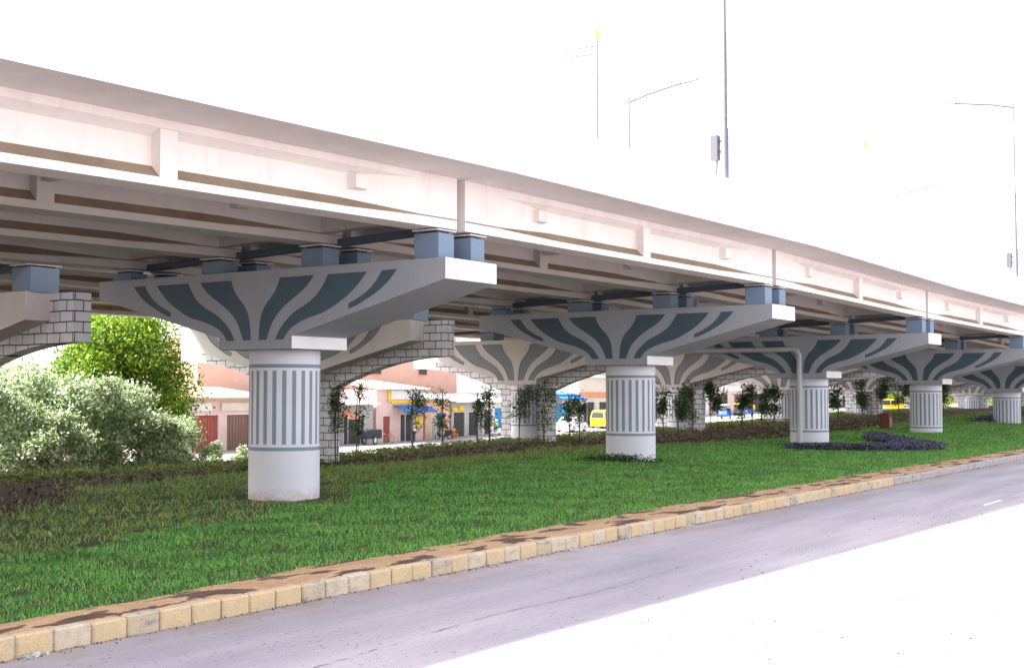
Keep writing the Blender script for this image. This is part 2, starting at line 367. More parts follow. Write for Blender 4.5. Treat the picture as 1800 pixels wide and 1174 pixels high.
# kerb
b = MB(); s = -20.0; k = 0
while s < 150:
    L = .56 + random.uniform(-.015, .015); z1 = random.uniform(-.012, .012)
    if s < 44:
        m = 1 if (k % 6 == 2 or random.random() < .04) else random.choice((0, 0, 3))
        b.bbox(s + .012, s + L - .012, 13.75 + random.uniform(-.015, .015), 13.95, -.3, 0.02 + z1, .028, m)
    else:
        L = 1.1; b.bbox(s + .004, s + L - .004, 13.75 + random.uniform(-.02, .02), 13.97, -.3, 0.0 + z1, .035, 2)
    s += L; k += 1
b.box(-20, 150, 13.79, 13.93, -.3, -.03, 2)
b.build('kerb', ['kerby', 'kerbg', 'kerbw', 'kerbt'])['kind'] = 'structure'
def edge_t(s): return float(np.interp(s, [8, 12, 16, 25, 45, 70], [14.45, 14.6, 14.85, 15.0, 15.15, 14.9])) + .06 * math.sin(s * .9) + .05 * math.sin(s * 2.3 + 1) + .03 * math.sin(s * 7.1)
b = MB(); V = []; F = []
ss = list(np.arange(-20, 150, .25))
for s in ss:
    V += [(s, 13.94, .0), (s, 14.2, .025 + .01 * math.sin(s * 3)), (s, edge_t(s) + .15, .02)]
for i in range(len(ss) - 1):
    for j in range(2): F.append((3 * i + j, 3 * i + 3 + j, 3 * i + 4 + j, 3 * i + 1 + j))
b.add(V, F, 0, True); b.build('sandy_verge', 'sandstrip')['kind'] = 'structure'
# lawn base and blades
def soil_t(s): return float(np.interp(s, [-20, 12, 18, 22, 26, 33, 40, 58, 64, 74, 85, 100, 150], [24, 25.5, 27, 29.5, 33, 36.5, 35.5, 35.5, 31, 28, 28.5, 30, 31])) + .4 * math.sin(s * .8)
grid('lawn_base', list(np.arange(-20, 150, 1.0)), lambda s: (edge_t(s) - .02, soil_t(s)), 26, 'turf', .012)

def blades(n_try, srange, trange, dens, keep, hgt, wid, lean=.7):
    s = rng.uniform(*srange, n_try); t = rng.uniform(*trange, n_try)
    Z = s * math.cos(R(PHI)) + t * math.sin(R(PHI)); X = s * math.sin(R(PHI)) - t * math.cos(R(PHI))
    ok = (Z > 4) & (np.abs(X / np.maximum(Z, .1)) < .47) & (rng.random(n_try) < dens(s, t, Z)) & keep(s, t)
    s, t, Z = s[ok], t[ok], Z[ok]; n = len(s)
    grow = 1 + np.maximum(0, Z - 18) / 45
    h = hgt * rng.uniform(.55, 1.35, n) * grow ** .6; wd = wid * rng.uniform(.7, 1.3, n) * grow
    a = rng.uniform(0, 2 * np.pi, n); d = np.stack([np.cos(a), np.sin(a), np.zeros(n)], 1)
    la = rng.uniform(0, 2 * np.pi, n); ll = rng.uniform(.1, lean, n) * h
    L = np.stack([np.cos(la) * ll, np.sin(la) * ll, np.zeros(n)], 1)
    base = np.stack([s, t, gz(s, t) - .005], 1)
    V = np.empty((n, 4, 3)); V[:, 0] = base - d * wd[:, None] / 2; V[:, 1] = base + d * wd[:, None] / 2
    mid = base + L * .4; mid[:, 2] += h * .6
    V[:, 2] = mid + d * wd[:, None] * .35; V[:, 3] = base + L; V[:, 3, 2] += h
    return V.reshape(-1, 3)
edge_v = np.vectorize(edge_t); soil_v = np.vectorize(soil_t)
def rough_zone(s, t):   # longer, browner grass near the soil at the left and in front of the piers
    return t > np.interp(s, [0, 10, 18, 26, 34, 60, 90], [18.5, 19.5, 21.3, 23.5, 28, 30, 28]) + .5 * np.sin(s * 1.1)
inlawn = lambda s, t: (t > edge_v(s) + rng.normal(0, .05, len(s))) & (t < soil_v(s) + rng.normal(0, .7, len(s)))
near_cols = lambda s, t: np.min([np.hypot(s - a, t - c) for a, c in zip(AS, AT)], axis=0) > (1.3 + 1.0 * np.abs(np.sin(2.2 * s + 1.3 * t) * np.sin(3.1 * t)))
bare = lambda s, t: (np.sin(s * 1.9 + 1.1 * np.sin(t * 1.7)) * np.sin(t * 2.3 + np.sin(s * .9))) > .72
bare2 = lambda s, t: ((np.sin(s * 2.7 + 2 * np.sin(t * 2.9)) * np.sin(t * 3.7 + 1.6 * np.sin(s * 1.9))) > .80) & (rng.random(len(s)) < .75)
fine = blades(1500000, (5, 130), (14.6, 34), lambda s, t, Z: np.clip((17. / Z) ** 1.15, 0, 1), lambda s, t: inlawn(s, t) & ~rough_zone(s, t) & near_cols(s, t) & ~(bare2(s, t)), .075, .017)
np_mesh('lawn_grass', fine, 4, 'grass')['kind'] = 'stuff'
rough = blades(620000, (5, 130), (16, 37), lambda s, t, Z: np.clip((17. / Z) ** 1.1, 0, 1) * .75, lambda s, t: inlawn(s, t) & rough_zone(s, t) & near_cols(s, t) & ~bare(s, t), .10, .015, .9)
np_mesh('rough_grass', rough, 4, 'grassdry')['kind'] = 'stuff'

def leaves(centers, size, flat=.0, asp=.5):
    n = len(centers); a = rng.normal(size=(n, 3)); a /= np.linalg.norm(a, axis=1)[:, None]
    b_ = rng.normal(size=(n, 3)); b_ -= (b_ * a).sum(1)[:, None] * a; b_ /= np.linalg.norm(b_, axis=1)[:, None]
    sz = size * rng.uniform(.6, 1.4, n)[:, None]
    V = np.empty((n, 4, 3)); V[:, 0] = centers - a * sz; V[:, 1] = centers + b_ * sz * asp; V[:, 2] = centers + a * sz; V[:, 3] = centers - b_ * sz * asp
    return V.reshape(-1, 3)
def cover(n_try, srange, trange, keep, size, hz, tuft=7):
    s = rng.uniform(*srange, n_try); t = rng.uniform(*trange, n_try); ok = keep(s, t); s, t = s[ok], t[ok]
    s = np.repeat(s, tuft); t = np.repeat(t, tuft); n = len(s)
    r = hz * .7; ds = rng.normal(0, r * .5, n); dt = rng.normal(0, r * .5, n)
    z = gz(s, t) + rng.uniform(.1, 1, n) * hz
    return leaves(np.stack([s + ds, t + dt, z], 1), size)
edge_far = lambda s, t: (t > 42.2) & (t < 46.3)
C1 = cover(11000, (8, 150), (39.0, 44.2), lambda s, t: rng.random(len(s)) < sstep(38.5, 42.5, t) * .9, .055, .22, 9)
np_mesh('edge_groundcover', C1, 4, 'cover')['kind'] = 'stuff'
C2 = cover(9000, (8, 130), (25, 43), lambda s, t: (t > soil_v(s) - .6) & (rng.random(len(s)) < np.where(np.sin(t * 1.9 + .3 * np.sin(s)) > .6, .6, .04)), .05, .20, 8)
np_mesh('soil_groundcover', C2, 4, 'cover')['kind'] = 'stuff'
# dark longer plants against the second column
s = np.concatenate([45.0 + rng.normal(0, .9, 900), 44.3 + rng.normal(0, .25, 500)]); t = np.concatenate([27.5 - (s[:900] - 45) * 1.0 + rng.normal(0, 1.2, 900), 24.2 + rng.normal(0, .55, 500)])
s = np.repeat(s, 6) + rng.normal(0, .12, 8400); t = np.repeat(t, 6) + rng.normal(0, .12, 8400)
P = np.stack([s, t, gz(s, t) + rng.uniform(.02, .38, 8400)], 1)
# purple border plants
pc = np.array([(59.3, 23.3), (60.3, 21.6), (61.6, 20.0), (63.2, 19.2), (65.8, 18.9), (67.6, 19.8), (70, 21.8), (75, 24.3)])
seg = rng.integers(0, len(pc) - 1, 2600); u = rng.random(2600)[:, None]; q = pc[seg] * (1 - u) + pc[seg + 1] * u
wd = np.interp(q[:, 0], [58, 62, 65, 68, 75], [.35, .5, 1.0, 1.1, .5])
q = q + rng.normal(0, 1, (2600, 2)) * wd[:, None] * .5
q = np.repeat(q, 12, 0) + rng.normal(0, .10, (31200, 2))
np_mesh('purple_border_plants', leaves(np.column_stack([q, gz(q[:, 0], q[:, 1]) + rng.uniform(.03, .36, len(q))]), .06), 4, 'purple')['kind'] = 'stuff'
q2 = np.stack([rng.uniform(101, 125, 500), 24.5 + rng.normal(0, .5, 500)], 1); q2[:, 1] += (q2[:, 0] - 100) * .05
q2 = np.repeat(q2, 10, 0) + rng.normal(0, .1, (5000, 2))
np_mesh('distant_purple_border', leaves(np.column_stack([q2, gz(q2[:, 0], q2[:, 1]) + rng.uniform(.03, .36, len(q2))]), .09), 4, 'purple')['kind'] = 'stuff'
np_mesh('column_foot_weeds', leaves(np.stack([44.2 + rng.normal(0, .3, 1500), 24.6 + rng.normal(0, .75, 1500), .2 + rng.uniform(.0, .38, 1500) * rng.uniform(.3, 1, 1500)], 1), .07, asp=.3), 4, 'sapling')['kind'] = 'stuff'
# litter at the kerb foot
q = np.stack([rng.uniform(4, 60, 1500), 13.72 - np.abs(rng.normal(0, .09, 1500)) ** 1.0, np.full(1500, -.24)], 1)
np_mesh('kerb_litter', leaves(q, .018), 4, 'stake')['kind'] = 'stuff'
q = np.stack([rng.choice([9.9, 12.6, 17.6, 22.5, 28.0, 35.0], 60) + rng.normal(0, .12, 60), 13.6 + rng.normal(0, .05, 60), -.235 + rng.uniform(0, .03, 60)], 1)
np_mesh('pale_litter', leaves(q, .04), 4, 'litter')['kind'] = 'stuff'
cc = np.stack([rng.uniform(10, 45, 60), rng.uniform(1.5, 9.5, 60)], 1)[rng.integers(0, 60, 1300)] + rng.normal(0, 1.1, (1300, 2)) * np.array([1.8, .6])
qg = np.column_stack([cc, np.full(1300, -.236)]); cf = leaves(qg, .020).reshape(-1, 4, 3); cf[:, :, 2] = -.25 + np.abs(cf[:, :, 2] + .25) * .8
np_mesh('road_grit', cf.reshape(-1, 3), 4, 'black')['kind'] = 'stuff'
# clods on the soil
q = np.stack([rng.uniform(8, 110, 5000), rng.uniform(26, 45, 5000)], 1); q = q[(q[:, 1] > soil_v(q[:, 0]))]
q = np.repeat(q, 3, 0) + rng.normal(0, .05, (len(q) * 3, 2))
np_mesh('soil_clods', leaves(np.column_stack([q, gz(q[:, 0], q[:, 1]) + .02]), .05, asp=.8), 4, 'soil')['kind'] = 'stuff'

# ---------------------------------------------------------------- piers
def smooth_poly(pts, corners, sub=4):
    out = []; n = len(pts); cs = sorted(corners)
    for a, c in zip(cs, cs[1:] + [cs[0] + n]):
        seg = [pts[i % n] for i in range(a, c + 1)]
        if len(seg) == 2: out.append(seg[0]); continue
        for i in range(len(seg) - 1):
            p0 = seg[max(i - 1, 0)]; p1 = seg[i]; p2 = seg[i + 1]; p3 = seg[min(i + 2, len(seg) - 1)]
            for k in range(sub):
                t = k / sub
                out.append(tuple(.5 * (2 * p1[d] + (p2[d] - p0[d]) * t + (2 * p0[d] - 5 * p1[d] + 4 * p2[d] - p3[d]) * t * t + (3 * p1[d] - p0[d] - 3 * p2[d] + p3[d]) * t ** 3) for d in (0, 1)))
    return out
LI = [(.93, 6.12), (2.20, 6.12), (2.03, 5.93), (1.80, 5.74), (1.43, 5.52), (1.04, 5.27), (.75, 5.00), (.58, 4.72), (.455, 4.42), (.15, 4.42), (.18, 4.80), (.26, 5.14), (.42, 5.40), (.70, 5.68), (.86, 5.92)]
LM = [(2.70, 6.12), (4.05, 6.12), (3.85, 5.90), (3.50, 5.60), (3.10, 5.36), (2.58, 5.12), (1.98, 4.97), (1.52, 4.80), (1.25, 4.62), (1.10, 4.42), (.78, 4.42), (.95, 4.70), (1.20, 4.95), (1.50, 5.16), (1.95, 5.37), (2.28, 5.58), (2.52, 5.84)]
LS = [(4.56, 6.13), (5.06, 6.13), (4.82, 5.88), (4.52, 5.65), (4.12, 5.44), (3.72, 5.26), (3.42, 5.17), (3.42, 5.31), (3.78, 5.46), (4.13, 5.66), (4.38, 5.89)]
LEAF = [smooth_poly(LI, [0, 1, 8, 9]), smooth_poly(LM, [0, 1, 9, 10]), smooth_poly(LS, [0, 1, 6, 7])]
def column_mesh(sx, ty, r, z0, z1, ring_hi, ring_lo, ns, full_height=False):
    """striped round column: stripes and rings are bands of the skin itself"""
    N = ns * 7; zs = [z0, ring_lo - .05, ring_lo + .05, ring_lo + .13, ring_hi - .13, ring_hi - .05, ring_hi + .05, z1]
    b = MB(); V = []
    for z in zs:
        for k in range(N): a = 2 * math.pi * (k + .3) / N; V.append((sx + r * math.cos(a), ty + r * math.sin(a), z))
    for i in range(len(zs) - 1):
        for k in range(N):
            m = 1 if i in (1, 5) else (1 if (i == 3 and k % 7 in (0, 1, 2)) else 0)
            b.add([], [], 0); b.f.append((i * N + k, i * N + (k + 1) % N, (i + 1) * N + (k + 1) % N, (i + 1) * N + k)); b.m.append(m); b.sm.append(True)
    b.v = V; b.f.append(tuple(range((len(zs) - 1) * N, len(zs) * N))); b.m.append(0); b.sm.append(False)
    return b
OBJ_A = []
def pedestal(par, s0, s1, t0, t1, z0, z1):
    b = MB(); b.bbox(s0, s1, t0, t1, z0 - .01, z1, .015); p = b.build('pedestal', 'pedestal', par)
    b = MB(); b.box(s0 + .08, s1 - .08, t0 + .12, t1 - .12, z1 + .001, z1 + .055); b.box(s0 - .06, s1 + .06, t0 - .02, t1 + .02, z1 + .057, z1 + .085, 1); b.box(s0 + .04, s1 - .04, t0 + .05, t1 - .05, z1 + .087, z1 + .115, 0)
    b.build('bearing', ['rubber', 'soffit'], p, origin=None) if False else _child(b, 'bearing', ['rubber', 'soffit'], p, par)
def _child(b, name, mats, p, root):
    o = b.build(name, mats, None); 
    # shift verts into the root frame (parts carry no offset of their own)
    off = Vector(root.location)
    o.data.transform(Matrix.Translation(-off)); o.parent = p; return o
def pierA(i, label):
    s, tc, dz = AS[i], AT[i], DZ[i]; g0 = float(gz(s, tc))
    root = thing('bridge_pier', label, 'bridge pier', (s, tc, g0), 0, 'striped piers under the near carriageway')
    z1 = 4.17 + dz
    column_mesh(s, tc, 1.0, g0 - .4, z1 - .003, 3.71 + dz, 1.40 + dz, 23).build('column', ['column', 'colstripe'], root)
    b = MB(); P = [(tc - 6.6, 6.35 + dz), (tc - 6.6, 5.82 + dz), (tc - 1.4, 4.51 + dz), (tc - 1.4, z1), (tc + 1.4, z1), (tc + 1.4, 4.51 + dz), (tc + 6.65, 5.82 + dz), (tc + 6.65, 6.35 + dz)]
    b.prism_x(P, s - 1.2, s + 1.05, 0, 2)
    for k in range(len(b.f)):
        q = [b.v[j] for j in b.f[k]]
        if len(q) == 4 and max(v[1] for v in q) - min(v[1] for v in q) < 1e-6: b.m[k] = 3  # end faces set whiter: light bounced off the sunlit road, put into colour
    for sg in (1, -1):
        for poly in LEAF:
            q = [(tc + sg * u, v + dz) for u, v in poly]
            b.add([(s - 1.205, y, z) for y, z in q], [tuple(range(len(q)))], 1)
            b.add([(s + 1.055, y, z) for y, z in q], [tuple(range(len(q)))], 1)
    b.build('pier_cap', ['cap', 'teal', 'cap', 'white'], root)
    for gi in range(4):
        u = (gi - 1.5) * 3.9
        for (a, c) in ((-1.02, -.36), (.38, 1.0)):
            pedestal(root, s + a, s + c, tc + u - .40, tc + u + .40, 6.35 + dz, 7.02 + dz - .036 * (u + 5.85))
    return root
def pierB(i, label):
    s, tc, dz = AS[i], BT[i], BZ[i]; g0 = float(gz(s, tc))
    root = thing('masonry_arch_pier', label, 'bridge pier', (s, tc, g0), 0, 'block-patterned arch piers under the far carriageway')
    b = MB(); P = [(-8.5, 6.2), (-8.5, 4.6)] + [(-8.5 + 6.75 * k / 12, 4.6 - 1.45 * (k / 12) ** 2) for k in range(1, 13)] + [(-1.75, g0 - .4 - dz), (1.75, g0 - .4 - dz)] + [(1.75 + 6.75 * (k / 12), 4.6 - 1.45 * (1 - k / 12) ** 2) for k in range(0, 13)] + [(8.5, 6.2)]
    b.prism_x([(tc + u, v + dz) for u, v in P], s - .42, s + .25, 0, 0)
    b.build('arch_wall', 'brick', root)
    column_mesh(s - .5, tc, .82, g0 - .4, 3.56 + dz, 3.2 + dz, 1.15 + dz, 19).build('column', ['column', 'colstripe'], root)
    b = MB(); P = [(-7.3, 6.22), (-7.3, 5.3), (-1.4, 3.9), (-1.4, 3.57), (1.4, 3.57), (1.4, 3.9), (7.3, 5.3), (7.3, 6.22)]
    b.prism_x([(tc + u, v + dz) for u, v in P], s - 1.38, s - .424)
    mp = lambda u, v: (u * 1.12, 3.82 + (v - 4.42) / 1.7 * 2.16)
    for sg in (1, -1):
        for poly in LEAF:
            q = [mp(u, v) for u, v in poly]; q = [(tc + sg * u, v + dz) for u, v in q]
            b.add([(s - 1.384, y + .05, z - .01) for y, z in q], [tuple(range(len(q)))], 2)  # recess shade drawn as an offset dark copy of the leaf
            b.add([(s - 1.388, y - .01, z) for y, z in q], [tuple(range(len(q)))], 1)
    b.build('pier_cap', ['cap_far', 'greyleaf', 'recess_shade'], root)
    for gi in range(4):
        u = (gi - 1.5) * 4.55
        pedestal(root, s - 1.2, s - .1, tc + u - .5, tc + u + .5, 6.22 + dz, 7.03 + dz - .036 * (u + 6.8))
la = {3: 'striped white pier with palm-leaf cap behind the left frame edge', 4: 'largest striped round pier with palm-leaf painted cap, nearest on the lawn', 5: 'second striped pier from the left, weeds round its foot, palm-leaf cap',
      6: 'third striped pier, the one with the grey downpipe in front of it', 7: 'fourth striped pier, just right of the red-brown box on the lawn',
      8: 'fifth striped pier from the left, last one wholly in the photo', 9: 'sixth striped pier, cut by the right edge of the photo', 10: 'seventh striped pier, far away at the right edge'}
for i in range(3, 11): pierA(i, la[i])
lb = {3: 'block-patterned arch pier hidden left of the frame', 4: 'block-patterned arch pier whose bracket end enters at the left edge', 5: 'block-patterned arch pier partly hidden behind the nearest striped pier',
      6: 'arch pier with grey leaf cap and a leafy sapling before its striped column', 7: 'arch pier seen between the second and third striped piers, saplings before it', 8: 'arch pier mostly hidden behind the pier with the downpipe',
      9: 'arch pier seen between the third and fourth striped piers, behind the red-brown box', 10: 'shaded arch pier seen right of the fourth striped pier', 11: 'dim far arch pier behind the fifth striped pier', 12: 'farthest dim arch pier near the right edge'}
for i in range(3, 13): pierB(i, lb[i])

# ---------------------------------------------------------------- spans
def span(i, T, Z, half, gsp, row, label):
    s0, s1 = AS[i], AS[i + 1]
    def P(s, u, z):
        f = (s - s0) / (s1 - s0); return (s, T[i] + (T[i + 1] - T[i]) * f + u, z + Z[i] + (Z[i + 1] - Z[i]) * f - .036 * (u + 1.5 * gsp))
    root = thing('bridge_span', label, 'bridge span', P(s0, 0, 7.15), 0, 'spans of the %s carriageway' % row)
    a, c = s0 + .17, s1 - .17; mid = (a + c) / 2
    for gi in range(4):
        u0 = (gi - 1.5) * gsp; b = MB()
        st = [(a, 1), (a + 1.5, 1), (a + 4.2, 0), (mid - .25, 0), (mid + .25, 0), (c - 4.2, 0), (c - 1.5, 1), (c, 1)]
        V = []
        for (s, e) in st:
            wt = .10 + .25 * e; hp = [(.35, 0), (.35, .17 + .06 * e), (wt, .42 - .15 * e), (wt, 1.01 + .1 * e), (.35, 1.16), (.35, 1.33)]
            ring = [(-x, z) for x, z in hp] + [(x, z) for x, z in reversed(hp)]
            V += [P(s, u0 + x, 7.15 + z) for x, z in ring]
        b.v = V; n = 12
        for k in range(len(st) - 1):
            for j in range(n):
                if j == 5: continue
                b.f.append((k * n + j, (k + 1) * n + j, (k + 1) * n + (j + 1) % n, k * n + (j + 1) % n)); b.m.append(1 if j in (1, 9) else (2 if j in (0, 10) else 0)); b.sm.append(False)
        b.f.append(tuple(range(n))); b.m.append(0); b.sm.append(False)
        b.f.append(tuple(range((len(st) - 1) * n, len(st) * n))); b.m.append(0); b.sm.append(False)
        for sg in (-1, 1):                 # mid stiffener and small anchor blocks
            x0, x1 = u0 + sg * .09, u0 + sg * .352
            b.hexa([P(mid - .22, x0, 7.32), P(mid + .22, x0, 7.32), P(mid + .22, x1, 7.322), P(mid - .22, x1, 7.322), P(mid - .22, x0, 8.29), P(mid + .22, x0, 8.29), P(mid + .22, x1, 8.29), P(mid - .22, x1, 8.29)])
            for q in (a + 3.3, c - 3.9):
                b.hexa([P(q, x0, 7.78), P(q + .5, x0, 7.78), P(q + .45, u0 + sg * .36, 7.8), P(q + .05, u0 + sg * .36, 7.8), P(q, x0, 8.15), P(q + .5, x0, 8.15), P(q + .45, u0 + sg * .36, 8.12), P(q + .05, u0 + sg * .36, 8.12)])
        b.build('girder', ['girder_lit', 'ledge', 'flange'] if gi == 0 else ['girder', 'ledge', 'girder'], root)
    # deck slab with thin overhangs
    sec = [(-half, 8.50), (-half + .12, 8.49), (-1.5 * gsp - .7, 8.483), (1.5 * gsp + .7, 8.483), (half - .12, 8.49), (half, 8.50), (half, 8.69), (-half, 8.69)]
    b = MB(); V = [P(a - .165, u, z) for u, z in sec] + [P(c + .165, u, z) for u, z in sec]; n = len(sec)
    b.add(V, [(j, (j + 1) % n, n + (j + 1) % n, n + j) for j in range(n)] + [tuple(range(n)), tuple(range(n, 2 * n))]); b.build('deck_slab', 'soffit', root)
    for sg in (-1, 1):
        sec = [(half, 8.46), (half + .02, 10.0), (half - .15, 10.05), (half - .22, 10.0), (half - .3, 9.0), (half - .42, 8.695), (half - .004, 8.695)]
        b = MB(); V = [P(a - .167, sg * u, z) for u, z in sec] + [P(c + .165, sg * u, z) for u, z in sec]; n = len(sec)
        b.add(V, [(j, (j + 1) % n, n + (j + 1) % n, n + j) for j in range(n)] + [tuple(range(n)), tuple(range(n, 2 * n))]); b.build('parapet', 'white', root)
    for (x0, x1) in ((a + .45, a + .85), (c - .85, c - .45), (mid - .12, mid + .12)):
        zb = 7.42 if abs(x0 - mid) > 1 else 7.75
        for gi in range(3):
            u0 = (gi - 1.5) * gsp + (.34 if zb < 7.5 else .09); u1 = (gi - .5) * gsp - (.34 if zb < 7.5 else .09)
            b = MB(); b.hexa([P(x0, u0, zb), P(x1, u0, zb), P(x1, u1, zb), P(x0, u1, zb), P(x0, u0, 8.481), P(x1, u0, 8.481), P(x1, u1, 8.481), P(x0, u1, 8.481)])
            b.build('diaphragm', 'girder', root)
    b = MB(); e = 1.5 * gsp - .36
    b.hexa([P(c - .2, -e, 7.1), P(c + .02, -e, 7.1), P(c + .02, e, 7.1), P(c - .2, e, 7.1), P(c - .2, -e, 7.30), P(c + .02, -e, 7.30), P(c + .02, e, 7.30), P(c - .2, e, 7.30)])
    b.build('edge_beam', 'bluebeam', root)
nearl = {1: 'near span farthest behind the camera at the left', 2: 'near span two before the first pier, outside the frame', 3: 'nearest white girder span crossing the top left over the largest pier', 4: 'girder span between the largest pier and the second striped pier',
         5: 'girder span between the second striped pier and the one with the downpipe', 6: 'girder span from the downpipe pier to the fourth striped pier', 7: 'girder span from the fourth to the fifth striped pier at right',
         8: 'girder span from the fifth striped pier to the frame edge', 9: 'last near girder span, beyond the right edge'}
for i in range(1, 10): span(i, AT, DZ, 7.8, 3.9, 'near', nearl[i])
farl = {k: v.replace('girder span', 'rear girder span').replace('near span', 'rear span').replace('striped', 'arch').replace('nearest white', 'nearest rear').replace('last near', 'ninth rear').replace('rear girder rear', 'rear') for k, v in nearl.items()}
farl[3] = 'rear girder span ending above the arch pier at the left edge'; farl[4] = 'rear girder span from the left-edge arch pier over the green tree'; farl[5] = 'rear girder span seen beyond the cap of the largest striped pier'
farl[6] = 'rear girder span over the saplings before the blue tarpaulin'; farl[7] = 'rear girder span behind the downpipe pier'; farl[8] = 'rear girder span behind the fourth striped pier'; farl[9] = 'rear girder span behind the fifth striped pier'
farl[10] = 'rear girder span farther right, deep in shade'; farl[11] = 'farthest rear girder span at the right'
for i in range(1, 12): span(i, BT, BZ, 8.2, 4.55, 'far', farl[i])

# ---------------------------------------------------------------- downpipe, box
root = thing('downpipe', 'grey downpipe bent along the cap of the third striped pier', 'drain pipe', (62.95, 24.35, .1))
b = MB(); dz6 = DZ[6]
arc = [(63.1, 24.35 + .35 * (1 - math.cos(a)), 5.3 + dz6 + .35 * math.sin(a)) for a in np.linspace(0, math.pi / 2, 7)]
b.tube([(63.1, 24.35, -.1), (63.1, 24.35, 3)] + arc + [(63.1, 31.0, 5.66 + dz6)], .14, 12)
b.build('pipe', 'pipe', root)
for z in (1.2, 3.2): b = MB(); b.tube([(63.1, 24.35, z), (63.1, 24.35, z + .09)], .17, 12); b.build('pipe_clamp', 'pipe', root)
gb = float(gz(86.3, 27.2))
root = thing('utility_box', 'small red-brown masonry box standing on the lawn by the purple plants', 'box', (86.3, 27.2, gb))
b = MB(); b.bbox(85.95, 86.65, 26.85, 27.55, gb - .1, gb + .95, .03); b.build('box_body', 'redbox', root)
b = MB(); b.prism_x([(26.8, gb + .955), (27.6, gb + .955), (27.45, gb + 1.12), (26.95, gb + 1.12)], 85.9, 86.7); b.build('box_lid', 'redbox', root)
b = MB(); b.box(85.99, 86.6, 26.83, 26.848, gb + .15, gb + .8); b.build('door', 'ledge', root)

# ---------------------------------------------------------------- lamp posts on the deck
def lamp(s, t, z0, ztop, sgn, label, box):
    r = thing('street_lamp', label, 'street lamp', (s, t, z0), 0, 'lamps along the flyover parapets')
    b = MB(); b.tube([(s, t, z0), (s, t, z0 + 1.8)], .12, 12); b.tube([(s, t, z0 + 1.8), (s, t, z0 + 5)], [.085, .075], 12); b.tube([(s, t, z0 + 5), (s, t, ztop)], [.06, .045], 10); b.build('pole', 'greypole', r)
    b = MB(); b.tube([(s, t, ztop - .25), (s, t + sgn * 1.2, ztop + .05), (s, t + sgn * 3.3, ztop + .4)], .055, 8); b.build('arm', 'darkbox', r)
    b = MB(); b.hexa([(s - .14, t + sgn * 3.2, ztop + .33), (s + .14, t + sgn * 3.2, ztop + .33), (s + .1, t + sgn * 4.0, ztop + .42), (s - .1, t + sgn * 4.0, ztop + .42), (s - .1, t + sgn * 3.2, ztop + .45), (s + .1, t + sgn * 3.2, ztop + .45), (s + .06, t + sgn * 4.0, ztop + .5), (s - .06, t + sgn * 4.0, ztop + .5)]); b.build('lamp_head', 'darkbox', r)
    if box:
        b = MB(); b.bbox(s - .12, s + .12, t + .22, t + .5, z0 + .75, z0 + 1.6, .02); b.box(s - .05, s + .05, t + .10, t + .22, z0 + 1.0, z0 + 1.08); b.box(s - .05, s + .05, t + .10, t + .22, z0 + 1.35, z0 + 1.43); b.build('control_box', 'darkbox', r)
        b = MB(); b.tube([(s, t + .34, z0 - .1), (s, t + .3, z0 + .75)], .035, 6); b.build('conduit', 'darkbox', r)
lamp(39, 17.55, 9.95, 19.9, 1, 'tall grey lamp pole with a box, rising out of the top of the photo', True)
lamp(76.2, 16.4, 9.3, 19.5, 1, 'tall lamp pole with arm reaching left, at the right edge of the photo', True)
lamp(59.3, 32.2, 9.3, 18.6, -1, 'far-side lamp with rising arm, between the amber-tipped mast and tall pole', False)
lamp(100.8, 30.7, 8.0, 18.7, -1, 'smaller far-side lamp with rising arm, right of the second amber-tipped mast', False)
lamp(141, 29.25, 7.1, 17.5, -1, 'tiny far-side lamp beside the third amber-tipped mast', False)
def mast(s, t, z0, zt, label):
    r = thing('sign_mast', label, 'mast', (s, t, z0), 0, 'amber-tipped masts on the far parapet')
    b = MB(); b.tube([(s, t, z0), (s, t, zt)], [.065, .045], 10); b.build('pole', 'greypole', r)
    b = MB(); 
    for z in (zt - .35, zt - .75): b.tube([(s, t, z), (s, t + 2.0, z + .02)], .035, 6)
    for k in (.3, 1.0, 1.5, 2.0): b.tube([(s, t + k, zt - .75), (s, t + k, zt - .35)], .015, 5)
    b.build('ladder_arm', 'darkbox', r)
    b = MB(); b.tube([(s, t, zt), (s, t, zt + .12), (s, t, zt + .45), (s, t, zt + .62)], [.07, .13, .1, .01], 10); b.build('beacon', 'yellowlamp', r)
mast(56.0, 32.25, 9.3, 21.0, 'slim mast with ladder arm and amber tip, leftmost above the deck')
mast(94.3, 31.0, 8.3, 21.4, 'slim mast with ladder arm and amber tip, middle one')
mast(140.2, 29.3, 7.1, 21.0, 'slim distant mast with amber tip, rightmost of its kind')

